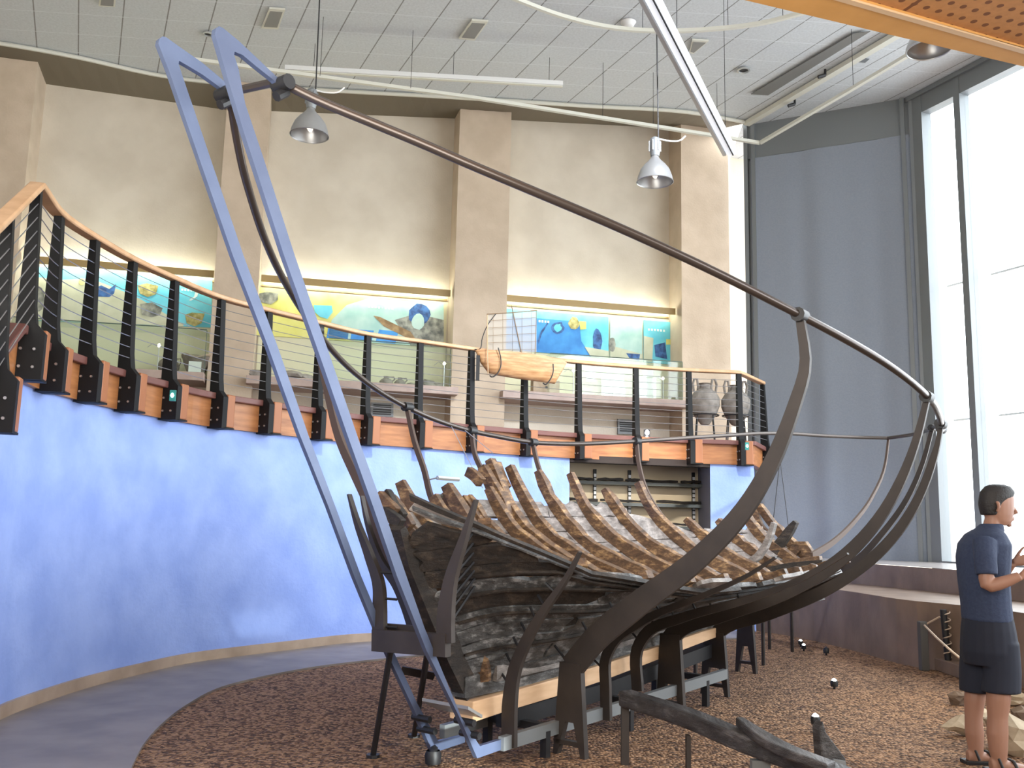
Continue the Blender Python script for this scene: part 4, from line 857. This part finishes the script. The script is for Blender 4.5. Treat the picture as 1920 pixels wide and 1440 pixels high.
# ------------------------------------------------------------------ ceiling fittings
def pendant(px, ptop, pneck, prim, rimr, Y, label):
    # rim centre at (px,prim)
    c = onplane(px, prim, (0, Y, 0), (0, 1, 0)); sc = rimr; e = empty('pendant_lamp', c, label, 'lamp', 'aluminium dome pendant lamps'); mb = MB()
    prof = [(1, 0), (1.03, .02), (1, .06), (.94, .35), (.80, .72), (.58, 1.02), (.36, 1.24), (.24, 1.4), (.20, 1.5), (.2, 1.55)]
    mb.lathe([(r*sc, z*sc) for r, z in prof], c, 32); mb.lathe([(r*sc*.96, z*sc) for r, z in prof[2:8]], c, 32); mb.build('dome', M['lampm'], e, smooth=True)
    mb = MB(); mb.lathe([(.001, 1.52*sc), (.24*sc, 1.52*sc), (.27*sc, 1.7*sc), (.29*sc, 1.8*sc), (.29*sc, 2.4*sc), (.25*sc, 2.55*sc), (.10*sc, 2.65*sc), (.001, 2.65*sc)], c, 14)
    for k in range(6):
        a = 2*PI*k/6; mb.box(c+np.array([.31*sc*math.cos(a), .31*sc*math.sin(a), 2.1*sc]), .06*sc, .04*sc, .6*sc)
    mb.build('ballast_housing', M['alu'], e, smooth=True)
    mb = MB(); mb.rock(c+np.array([0, 0, .45*sc]), .16*sc, 1.3, 2); mb.build('bulb', emit('pale_bulb', (1, .93, .8), 1.2) if 'pb' not in M else M['pb'], e); M['pb'] = bpy.data.materials['pale_bulb']
    mb = MB(); mb.tube([c+np.array([.04, 0, 2.6*sc]), c+np.array([0, 0, HC-c[2]])], .008, 5); mb.build('cord', M['dark'], e)
    mb = MB(); mb.tube(smooth_path([c+np.array([0, 0, 2.62*sc]), c+np.array([.15*1, 0, 2.45*sc]), c+np.array([.3, 0, 2.5*sc]), c+np.array([.36, 0, 2.75*sc])], 12), .009, 5); mb.build('loose_cable', M['white'], e)
pendant(580, 0, 0, 255, .21, 9.6, 'aluminium dome pendant lamp behind the blue steel plates'); pendant(1228, 0, 0, 342, .21, 10.2, 'aluminium dome pendant lamp right of the centre pilaster')
def tube_fix(a_, b_, wdt, hgt, name, label, m_=None, extra=False):
    a_ = np.array(a_); b_ = np.array(b_); e = empty(name, (a_+b_)/2, label, 'light fixture'); d = (b_-a_)/np.linalg.norm(b_-a_); sd = np.cross(d, (0, 0, 1)); sd /= np.linalg.norm(sd); u_ = np.cross(sd, d)
    mb = MB(); mb.bar([a_, b_], wdt, hgt, u_); mb.build('housing', m_ or M['white'], e)
    if extra:
        mb = MB(); mb.bar([a_+sd*-wdt*.8-u_*.02, b_+sd*-wdt*.8-u_*.02], wdt*.35, hgt*.6, u_); mb.build('side_rail', M['lampm'], e)
        mb = MB(); mb.bar([a_-u_*hgt*.55+sd*wdt*.15, b_-u_*hgt*.55+sd*wdt*.15], wdt*.12, hgt*.2, u_); mb.build('slot', M['dark'], e)
        for f in (.3, .9): q = a_+(b_-a_)*f; mb = MB(); mb.tube([q, (q[0], q[1], HC)], .004, 4); mb.build('hanger_wire', M['dark'], e)
    else:
        mb = MB(); mb.bar([a_-u_*hgt*.6, b_-u_*hgt*.6], wdt*.5, hgt*.3, u_); mb.build('diffuser', M['cream'], e)
        for f in (.1, .6, .95): q = a_+(b_-a_)*f; mb = MB(); mb.tube([q, (q[0], q[1], HC)], .004, 4); mb.build('hanger_wire', M['dark'], e)
    return e
zf = 6.9
A2 = onz(1205, -40, zf); B2 = onz(1372, 285, zf)
tube_fix(A2, B2, .13, .09, 'linear_lamp', 'long white linear lamp slanting down from the top edge to the curtain corner', emit('white_housing', (.8, .84, .9), .55), True)
tube_fix(onz(535, 128, 8.6), onz(1055, 158, 8.6), .10, .07, 'linear_lamp', 'long slim linear lamp hanging level in front of the brown soffit')
# triangular lighting track
tz = 8.1
e = empty('lighting_track', onz(1425, 268, tz), 'thin white lighting track, two straight arms meeting near the curtain top', 'lighting track')
mb = MB(); mb.bar([onz(350, 110, tz), onz(900, 185, tz), onz(1425, 268, tz)], .06, .05, (0, 0, 1)); mb.build('track_arm', M['cream'], e)
mb = MB(); mb.bar([onz(1425, 268, tz), onz(1600, 165, tz), onz(1725, 90, tz)], .06, .05, (0, 0, 1)); mb.build('track_arm', M['cream'], e)
for x, y in ((600, 142), (770, 165), (1225, 236), (1130, 220), (1345, 255), (1600, 165)): q = onz(x, y, tz); mb = MB(); mb.tube([q, (q[0], q[1], HC)], .004, 4); mb.build('hanger_wire', M['dark'], e)
e = empty('curved_track', onz(1180, 50, 8.3), 'curved white ceiling rail arcing near the top edge', 'lighting track')
mb = MB(); mb.bar(smooth_path([onz(x, y, 8.3) for x, y in ((900, -30), (972, 0), (1060, 32), (1150, 52), (1230, 58), (1330, 55), (1430, 43), (1520, 20))], 30), .05, .05, (0, 0, 1)); mb.build('rail', M['cream'], e)
for x, y in ((1205, 57), (1365, 52), (1468, 34)): q = onz(x, y, 8.3); mb = MB(); mb.tube([q, (q[0], q[1], HC)], .004, 4); mb.build('hanger_wire', M['dark'], e)
zc = HC+.05
def cvent(pxs, label, gname='ceiling_vent', group='square vents in the ceiling'):
    c = [onz(x, y, zc) for x, y in pxs]; cen = sum(c)/len(c); e = empty(gname, cen, label, 'vent', group); mb = MB(); mb.prism(c, (0, 0, -.03)); mb.build('frame', M['cream'], e)
    inn = [cen+(p-cen)*.78 for p in c]; mb = MB(); mb.prism([p+np.array([0, 0, -.032]) for p in inn], (0, 0, -.004)); mb.build('grille', mat('vent_grille', (.24, .24, .23), .7) if 'vg' not in M else M['vg'], e); M['vg'] = bpy.data.materials['vent_grille']
cvent([(505, 13), (535, 15), (522, 52), (490, 50)], 'ceiling vent above the right blue plate'); cvent([(885, 35), (916, 37), (890, 73), (860, 70)], 'ceiling vent above the centre pilaster')
cvent([(1298, 72), (1329, 74), (1300, 98), (1292, 96)], 'small ceiling vent right of the slanting linear lamp'); cvent([(188, -12), (218, -10), (216, 10), (185, 8)], 'ceiling vent cut by the top edge at the left')
mb = MB(); c = [onz(x, y, zc-.02) for x, y in ((1600, 62), (1632, 58), (1440, 178), (1408, 176))]; mb.prism(c, (0, 0, -.01)); thing(mb, 'slot_diffuser', mat('slot_grey', (.17, .17, .16), .7), 'long grey slot air diffuser in the ceiling near the curtain', 'vent')
mb = MB(); mb.bar([onz(1690, 60, zc-.05), onz(1400, 232, zc-.05)], .12, .08, (0, 0, 1)); struct(mb, 'trim_15', M['cream'])
mb = MB(); c = [onz(x, y, zc-.01) for x, y in ((1612, 108), (1630, 110), (1622, 117), (1604, 115))]; mb.prism(c, (0, 0, -.01)); thing(mb, 'ceiling_hatch', M['alu'], 'small dark hatch in the ceiling right of the slot diffuser', 'hatch')
for k, (x, y, lab) in enumerate([(1394, 130, 'chrome ring downlight in the ceiling right of the linear lamp'), (390, 62, 'tiny chrome downlight in the ceiling beside the right blue plate')]):
    c = onz(x, y, zc); e = empty('downlight', c, lab, 'lamp', None); r = .11 if k == 0 else .08; mb = MB(); mb.lathe([(r*.7, 0), (r, -.01), (r, -.03), (r*.75, -.035), (r*.7, -.01)], c, 20); mb.build('ring', M['plate'], e, smooth=True)
    mb = MB(); mb.lathe([(.001, -.012), (r*.7, -.012)], c, 16); mb.build('reflector', M['dark'], e)
c = onz(1178, 42, zc); mb = MB(); mb.lathe([(.001, -.07), (.06, -.07), (.09, -.05), (.1, -.02), (.12, 0)], c, 20); thing(mb, 'smoke_detector', M['white'], 'round white smoke detector on the ceiling above the curved rail', 'smoke detector', smooth=True)
for k, (x, y) in enumerate(((1547, 130), (1490, 185))):
    c = onz(x, y, zc-.02); mb = MB(); mb.tube([c, c-np.array([0, 0, .1])], .02, 6); mb.tube([c-np.array([0, 0, .1]), c-np.array([.12, 0, .14])], .03, 6); thing(mb, 'sprinkler_head', M['dark'], ['dark bent sprinkler head on the ceiling beside the slot diffuser', 'small dark sprinkler head on the ceiling near the curtain corner'][k], 'sprinkler')
# high bay lamp near the overhang
c = onz(1742, 93, 5.3); e = empty('dome_lamp', c, 'large chrome-rimmed dome lamp partly hidden by the ochre overhang', 'lamp'); mb = MB(); mb.lathe([(.165, 0), (.17, .02), (.16, .05), (.125, .13), (.06, .2), (.03, .25), (.001, .25)], c, 28); mb.build('dome', M['lampm'], e, smooth=True)
mb = MB(); mb.tube([c+np.array([.167*math.cos(a), .167*math.sin(a), 0]) for a in np.linspace(0, 2*PI, 28)], .007, 6); mb.build('rim', M['plate'], e, smooth=True)
mb = MB(); mb.tube([c+np.array([0, 0, .25]), c+np.array([0, 0, HC-c[2]])], .006, 5); mb.build('cord', M['dark'], e)

# ------------------------------------------------------------------ floor things
def fspot(px, py, label, z=.06, lit=True, r=.035):
    c = onz(px, py, z); c0 = np.array([c[0], c[1], 0]); e = empty('floor_spotlight', c0, label, 'floor light', 'small spotlights on the gravel'); mb = MB(); mb.tube([c0, c0+np.array([0, 0, z])], .012, 6); mb.lathe([(.001, z-r), (r, z-r), (r*1.1, z), (r*.9, z+r*.6)], c0, 12); mb.build('housing', M['dark'], e, smooth=True)
    mb = MB(); mb.rock(c0+np.array([0, 0, z+r*.4]), r*.7, 1, 1); mb.build('lamp_lens', (emit('lamp_lens', (.95, .97, 1), 25) if 'll' not in M else M['ll']) if lit else M['dark'], e, smooth=True)
    if lit: M['ll'] = bpy.data.materials['lamp_lens']
fspot(1564, 1280, 'lit floor spotlight in the middle of the gravel'); fspot(1529, 1348, 'lit floor spotlight beside the upright anchor fluke', z=.1)
fspot(1507, 1212, 'lit floor spotlight near the stone wall, nearer of the close pair', r=.03); fspot(1501, 1204, 'lit floor spotlight near the stone wall, farther of the close pair', r=.03)
fspot(1549, 1219, 'unlit dark floor spotlight near the stone wall', lit=False); fspot(812, 1416, 'black ball-shaped floor light at the foot of the left blue plate', lit=False, r=.05)
spot('anchor_light', (float(onz(1600, 1300, 0)[0])+1.6, float(onz(1600, 1300, 0)[1])-.5, 3.6), tuple(onz(1790, 1330, 0)), 200, math.radians(36), (1, .82, .45), .7, .04)
spot('stern_fill', (.75, 4.5, .2), tuple(W(-.14, .25, .12)), 520, math.radians(15), (.93, 1, .97), .9, .03)  # unseen spot added to brighten the feet of the end plates
spot('alcove_fill', (2.7, 8.0, 4.3), (2.0, 14.8, 1.75), 1300, math.radians(19), (1, .93, .82), .6, .05)  # unseen spot added out in the hall to brighten the alcove

# wooden anchor
M['anchw'] = hullmat('dark_anchor_wood', (.014, .012, .012), (.05, .045, .045), (.15, .14, .14), .4)
P = lambda px, py, z: onz(px, py, z)
a0_ = P(1172, 1308, .42); a1_ = P(1300, 1350, .40); a2_ = P(1400, 1392, .37); a3_ = P(1500, 1428, .33); a4_ = P(1590, 1462, .3)
an = empty('wooden_anchor', (a2_[0], a2_[1], 0), 'dark ancient wooden anchor lying on metal stands on the gravel', 'anchor')
mb = MB(); mb.bar(smooth_path([a0_, a1_, a2_, a3_, a4_], 16), [.12]*16, [.10]*16, (0, 0, 1)); mb.build('shank', M['anchw'], an, bevel=.015)
c1 = P(1386, 1352, .46); c2 = P(1470, 1405, .42); c3 = P(1560, 1440, .38)
mb = MB(); mb.bar(smooth_path([c1, (c1+c2)/2+np.array([0, 0, -.01]), c2, c3], 12), [.05+.05*min(1, i/4) for i in range(12)], .05, (0, 0, 1)); mb.build('arm', M['anchw'], an, bevel=.01)
f0 = P(1540, 1455, .22); mb = MB()
fb = P(1537, 1440, .26)
poly = [(-.03, 0), (.11, 0), (.10, .07), (.0, .2), (-.015, .26), (-.04, .22)]
mb.prism([fb+np.array([x, 0, z]) for x, z in poly], (0.02, -.07, 0)); mb.build('fluke', M['anchw'], an, bevel=.01)
mb = MB(); mb.prism([fb+np.array([x, -.08, z]) for x, z in [(.03, -.05), (.13, -.05), (.11, .06), (.045, .07)]], (0, -.012, 0)); mb.build('metal_plate', M['alu'], an)
for p_, wds in ((a0_, .05), (P(1290, 1365, .36), .025), (P(1425, 1410, .34), .1)):
    mb = MB(); mb.box((p_[0], p_[1], p_[2]/2-.02), wds, .05, p_[2]-.04); mb.build('stand', M['ribsteel'] if wds < .09 else M['alu'], an)

# rope barrier posts
pA = onz(1733, 1257, 0); pB_ = np.array([4.93, 10.55, .14]); pC = np.array([4.02, 8.1, 0])
e = empty('barrier_post', pA, 'short grey wooden barrier post in the gravel by the stone wall', 'post'); mb = MB(); mb.box(pA+np.array([0, 0, .27]), .09, .09, .54); mb.build('post', mat('grey_timber', (.09, .085, .08), .7), e, bevel=.01)
e2 = empty('rope_post', pB_, 'thin dark post wound with pale rope behind the grey post', 'post'); mb = MB(); mb.tube([pB_, pB_+np.array([-.03, 0, .55])], .035, 10); mb.build('pole', M['dark'], e2, smooth=True)
M['prope'] = mat('pale_rope', (.52, .40, .30), .9)
mb = MB(); mb.tube([pB_+np.array([.042*math.cos(a), .042*math.sin(a), .03+.5*a/(2*PI*6)]) for a in np.linspace(0, 2*PI*6, 90)], .007, 5); mb.build('wound_rope', M['prope'], e2)
tp = pA+np.array([0, -.055, .50]); q = pC+np.array([-.03, .055, .42]); e3 = empty('barrier_post', pC, 'short grey barrier post hidden behind the standing man legs', 'post'); mb = MB(); mb.box(pC+np.array([0, 0, .25]), .09, .09, .5); mb.build('post', bpy.data.materials['grey_timber'], e3, bevel=.01); mb = MB(); mb.tube([pB_+np.array([-.07, -.0, .47]), tp+np.array([.03, .03, .01]), tp, tp*.66+q*.34+np.array([0, 0, -.015]), tp*.33+q*.67+np.array([0, 0, -.015]), q], .011, 6); thing(mb, 'barrier_rope', M['prope'], 'pale rope strung from the grey post towards the standing man', 'rope', smooth=True)

# stones behind the man
M['brownstone'] = mat('brown_stone', (.12, .08, .055), .9, col2=(.2, .14, .10), scale=9, bump=.4)
M['palestone'] = mat('pale_limestone', (.42, .34, .24), .9, col2=(.55, .46, .34), scale=9, bump=.4)
for k, (x, y, r, sq, lab) in enumerate([(1800, 1318, .12, .6, 'small brown stone just left of the man legs'), (1806, 1375, .17, .55, 'low pale stone between the gravel and the man left calf'), (1832, 1352, .13, .6, 'pale stone seen between the man legs'), (1905, 1405, .22, .8, 'large pale stone right of the man calves'), (1898, 1318, .2, .4, 'flat yellow-lit stone slab behind the man shorts'), (1935, 1360, .2, .5, 'dark stone at the right edge of the frame')]):
    c = onz(x, y, .02); mb = MB(); mb.rock(c+np.array([0, 0, r*sq*.6]), r*.8, sq, 30+k, 2); mb.v = [tuple(np.array(v_)+np.random.RandomState(k*97+i_).uniform(-.09, .09, 3)*r) for i_, v_ in enumerate(mb.v)]; thing(mb, 'limestone_rock', M['brownstone'] if k in (0, 5) else M['palestone'], lab, 'stone')

# exit lights on the gallery edge and spotlight cluster
for k, (x, y) in enumerate(((333, 745), (1396, 838))):
    c = onz(x, y, 2.62); e = empty('edge_light', c, ['tiny green lit marker light on the left part of the gallery edge', 'tiny green lit marker light at the right end of the gallery edge'][k], 'marker light'); mb = MB(); mb.box(c+np.array([0, -.12, 0]), .05, .03, .1); mb.build('case', mat('green_case', (.02, .2, .18), .4) if k == 0 else bpy.data.materials['green_case'], e)
    mb = MB(); mb.rock(c+np.array([0, -.14, 0]), .018, 1, 4); mb.build('lens', emit('green_lens', (.5, 1, .95), 6) if k == 0 else bpy.data.materials['green_lens'], e)
c = onz(1211, 825, 2.86); e = empty('twin_spotlight', c, 'small lit twin spotlight on the gallery edge beside a post', 'spotlight'); mb = MB(); mb.box(c+np.array([0, -.1, .06]), .09, .06, .18); mb.build('case', M['dark'], e)
mb = MB(); mb.rock(c+np.array([0, -.14, .1]), .035, 1, 4); mb.rock(c+np.array([0, -.14, .01]), .035, 1, 5); mb.build('lens', M['ll'], e)

# ------------------------------------------------------------------ the man
YM = 6.42
def m_(px, py, dy=0.0): return onplane(px, py, (0, YM+dy, 0), (0, 1, 0))
def eloft(secs, seg=20):
    # secs: (centre, rx, ry, axisx, axisy)
    rows = []
    for c, rx, ry, ax, ay in secs:
        ax = np.array(ax, float); ay = np.array(ay, float)
        rows.append([np.array(c)+rx*math.cos(a)*ax+ry*math.sin(a)*ay for a in [2*PI*k/seg for k in range(seg)]])
    return rows
def loft_mb(mb, secs, seg=20):
    rows = eloft(secs, seg); mb.grid(rows, closed=True); n = seg
    mb.add(rows[0], [tuple(range(n))]); mb.add(rows[-1], [tuple(reversed(range(n)))])
X, Y_ = (1, 0, 0), (0, 1, 0)
def limb(mb, pts, rad, seg=14):
    pts = [np.array(p, float) for p in pts]; mb.tube(pts, rad, seg)
def remesh(o, vox, sm=4):
    md = o.modifiers.new('r', 'REMESH'); md.mode = 'VOXEL'; md.voxel_size = vox; md.use_smooth_shade = True
    s_ = o.modifiers.new('s', 'SMOOTH'); s_.iterations = sm; s_.factor = .5
man = empty('person', (float(m_(1848, 1440)[0]), YM, 0), 'standing man in dark navy polo shirt and black shorts, facing right with forearms raised', 'person')
M['skin'] = mat('skin', (.30, .155, .105), .5); M['hair'] = mat('dark_hair', (.012, .010, .010), .6, bump=.3, scale=90)
M['shirt'] = mat('navy_polo', (.018, .029, .068), .85, col2=(.025, .038, .08), scale=60, bump=.15); M['shorts'] = mat('black_shorts', (.008, .011, .024), .85)
# body: legs, pelvis, torso, neck, head, arms, hands
mb = MB()
g = lambda px, py, dy=0: m_(px, py, dy)
def rf(px0, px1, py): return (m_(px1, py)[0]-m_(px0, py)[0])/2
def sec(px0, px1, py, ry, dy=0): return (m_((px0+px1)/2, py, dy), rf(px0, px1, py), ry, X, Y_)
# near leg (right in the picture), far leg
for dy, L_ in ((-.10, [(1854, 1892, 1262, .075), (1851, 1893, 1310, .076), (1853, 1888, 1345, .06), (1851, 1889, 1375, .06), (1856, 1888, 1410, .05), (1862, 1886, 1432, .038), (1861, 1886, 1444, .038)]), (.12, [(1814, 1848, 1262, .07), (1809, 1846, 1310, .072), (1810, 1841, 1345, .058), (1810, 1844, 1375, .058), (1817, 1843, 1410, .046), (1820, 1842, 1430, .036), (1820, 1843, 1440, .036)])):
    loft_mb(mb, [sec(a, b, y, r, dy) for a, b, y, r in L_])
loft_mb(mb, [sec(1835, 1868, 1215, .06), sec(1824, 1874, 1195, .10), sec(1820, 1872, 1150, .12), sec(1813, 1872, 1080, .14), sec(1812, 1876, 1030, .16), sec(1824, 1874, 1003, .13), sec(1842, 1874, 992, .06), sec(1847, 1876, 975, .055), sec(1852, 1882, 955, .06)])
# head: profile facing +X
loft_mb(mb, [sec(1858, 1888, 985, .045), sec(1852, 1894, 978, .058), sec(1846, 1898, 966, .068), sec(1842, 1900, 955, .073), sec(1840, 1900, 944, .077), sec(1841, 1900, 934, .077), sec(1843, 1898, 924, .07), sec(1850, 1890, 916, .05), sec(1860, 1880, 912, .02)])
mb.tube([g(1896, 944), g(1902, 955), g(1906, 961), g(1899, 964)], [.008, .014, .016, .008], 8)      # nose
mb.tube([g(1893, 940, -.05), g(1899, 938), g(1893, 940, .05)], [.01, .012, .01], 8)                  # brow
mb.tube([g(1896, 972, -.025), g(1901, 971), g(1896, 972, .025)], [.006, .009, .006], 8)              # lips
mb.tube([g(1896, 976, -.02), g(1900, 975), g(1896, 976, .02)], [.006, .008, .006], 8)
mb.tube([g(1889, 984), g(1896, 983)], [.02, .016], 8)                                               # chin
for s_ in (-1, 1):
    mb.tube([g(1868, 940, s_*.078), g(1872, 944, s_*.088), g(1873, 952, s_*.086), g(1869, 960, s_*.078)], [.009, .013, .011, .008], 8)
# arms
def arm(mb, pts, rad): limb(mb, smooth_path(pts, 14), list(np.interp(np.linspace(0, 1, 14), np.linspace(0, 1, len(rad)), rad)))
elbow = g(1853, 1098, -.24); wrist = g(1912, 1080, -.30); arm(mb, [g(1846, 1020, -.19), g(1850, 1060, -.225), elbow, g(1880, 1092, -.27), wrist], [.058, .052, .045, .042, .030])
el2 = g(1868, 1090, .22); wr2 = g(1898, 1056, .12); arm(mb, [g(1846, 1020, .19), g(1856, 1060, .21), el2, g(1884, 1074, .17), wr2], [.056, .05, .042, .038, .028])
def hand(mb, w_, fd, up_, sd):
    fd = np.array(fd, float); fd /= np.linalg.norm(fd); up_ = np.array(up_, float); up_ -= fd*np.dot(up_, fd); up_ /= np.linalg.norm(up_); pn = np.cross(fd, up_)*sd
    loft_mb(mb, [(w_+fd*a, b, c_, up_, pn) for a, b, c_ in ((-.01, .026, .02), (.03, .034, .017), (.07, .04, .015), (.095, .038, .013))], 12)
    for k, (o_, ln, cu) in enumerate(((.032, .068, .15), (.011, .078, .3), (-.011, .072, .45), (-.031, .056, .6))):
        b0_ = w_+fd*.085+up_*o_; pts = [b0_]; d = fd.copy()+up_*o_*2.5
        for j in range(3): d = d+pn*cu*.45; d /= np.linalg.norm(d); pts.append(pts[-1]+d*ln*(.45, .32, .23)[j])
        mb.tube(pts, [.0095, .009, .008, .006], 8)
    pts = [w_+fd*.015+up_*.024, w_+fd*.045+up_*.055+pn*.01, w_+fd*.07+up_*.078+pn*.018, w_+fd*.092+up_*.09+pn*.022]; mb.tube(pts, [.013, .0115, .0095, .007], 8)
hand(mb, wrist+np.array([.02, 0, .005]), (1, -.1, .18), (0, .25, 1), 1)
hand(mb, wr2+np.array([.012, -.005, .008]), (.9, -.25, .22), (-.1, .1, 1), 1)
# feet
for dy, x0 in ((-.10, 1874), (.12, 1831)):
    a_ = g(x0, 1436, dy); a_[2] = .06; loft_mb(mb, [(np.array([a_[0]-.06, a_[1], .045]), .03, .04, (0, 1, 0), (0, 0, 1)), (np.array([a_[0]+.0, a_[1], .05]), .038, .045, (0, 1, 0), (0, 0, 1)), (np.array([a_[0]+.09, a_[1], .038]), .042, .03, (0, 1, 0), (0, 0, 1)), (np.array([a_[0]+.17, a_[1], .03]), .04, .02, (0, 1, 0), (0, 0, 1)), (np.array([a_[0]+.2, a_[1], .028]), .02, .012, (0, 1, 0), (0, 0, 1))])
body = mb.build('body', M['skin'], man, smooth=True); remesh(body, .0065, 3)
# hair cap
mb = MB(); loft_mb(mb, [sec(1841, 1868, 966, .066), sec(1838, 1874, 955, .077), sec(1836, 1882, 944, .083), sec(1837, 1898, 932, .084), sec(1839, 1902, 922, .076), sec(1848, 1894, 912, .056), sec(1858, 1882, 908, .025)]); h_ = mb.build('hair', M['hair'], man, smooth=True); remesh(h_, .008, 3)
for s_ in (-1, 1):
    mb = MB(); mb.rock(g(1891, 947, s_*.033), .011, 1, 1); mb.build('eye', M['hair'], man, smooth=True)
# shirt
mb = MB(); loft_mb(mb, [sec(1809, 1893, 1163, .185), sec(1806, 1890, 1130, .18), sec(1801, 1886, 1085, .19), sec(1798, 1889, 1045, .205), sec(1803, 1888, 1020, .215), sec(1815, 1880, 1002, .17), sec(1832, 1874, 990, .09), sec(1840, 1877, 982, .066)])
for pts in ([g(1846, 1014, -.16), g(1847, 1045, -.215), g(1850, 1078, -.235)], [g(1846, 1014, .16), g(1852, 1045, .205), g(1858, 1076, .215)]): limb(mb, pts, [.075, .072, .068], 16)
sh = mb.build('shirt', M['shirt'], man, smooth=True); remesh(sh, .009, 4)
mb = MB(); loft_mb(mb, [sec(1836, 1880, 996, .095), sec(1842, 1879, 984, .074), sec(1846, 1876, 982, .06)]); mb.build('collar', M['shirt'], man, smooth=True)
mb = MB(); loft_mb(mb, [sec(1810, 1892, 1150, .175), sec(1807, 1898, 1180, .19), sec(1805, 1905, 1220, .195), sec(1812, 1900, 1245, .17)]); loft_mb(mb, [sec(1848, 1908, 1205, .10, -.09), sec(1846, 1912, 1260, .105, -.095), sec(1843, 1911, 1298, .11, -.10)]); loft_mb(mb, [sec(1803, 1870, 1205, .12, .09), sec(1801, 1864, 1260, .125, .11), sec(1802, 1858, 1296, .125, .12)])
so = mb.build('shorts', M['shorts'], man, smooth=True); remesh(so, .009, 3)
for dy, x0 in ((-.10, 1874), (.12, 1831)):
    a_ = g(x0, 1436, dy); mb = MB(); mb.box((a_[0]+.06, a_[1], .012), .30, .10, .024); mb.tube([(a_[0]+.1, a_[1]-.05, .02), (a_[0]+.08, a_[1]-.03, .075), (a_[0]+.08, a_[1]+.03, .075), (a_[0]+.1, a_[1]+.05, .02)], .012, 6); mb.tube([(a_[0]-.0, a_[1]-.048, .03), (a_[0]-.02, a_[1]-.04, .09), (a_[0]-.02, a_[1]+.04, .09), (a_[0], a_[1]+.048, .03)], .01, 6); mb.build('sandal', M['dark'], man, bevel=.006)
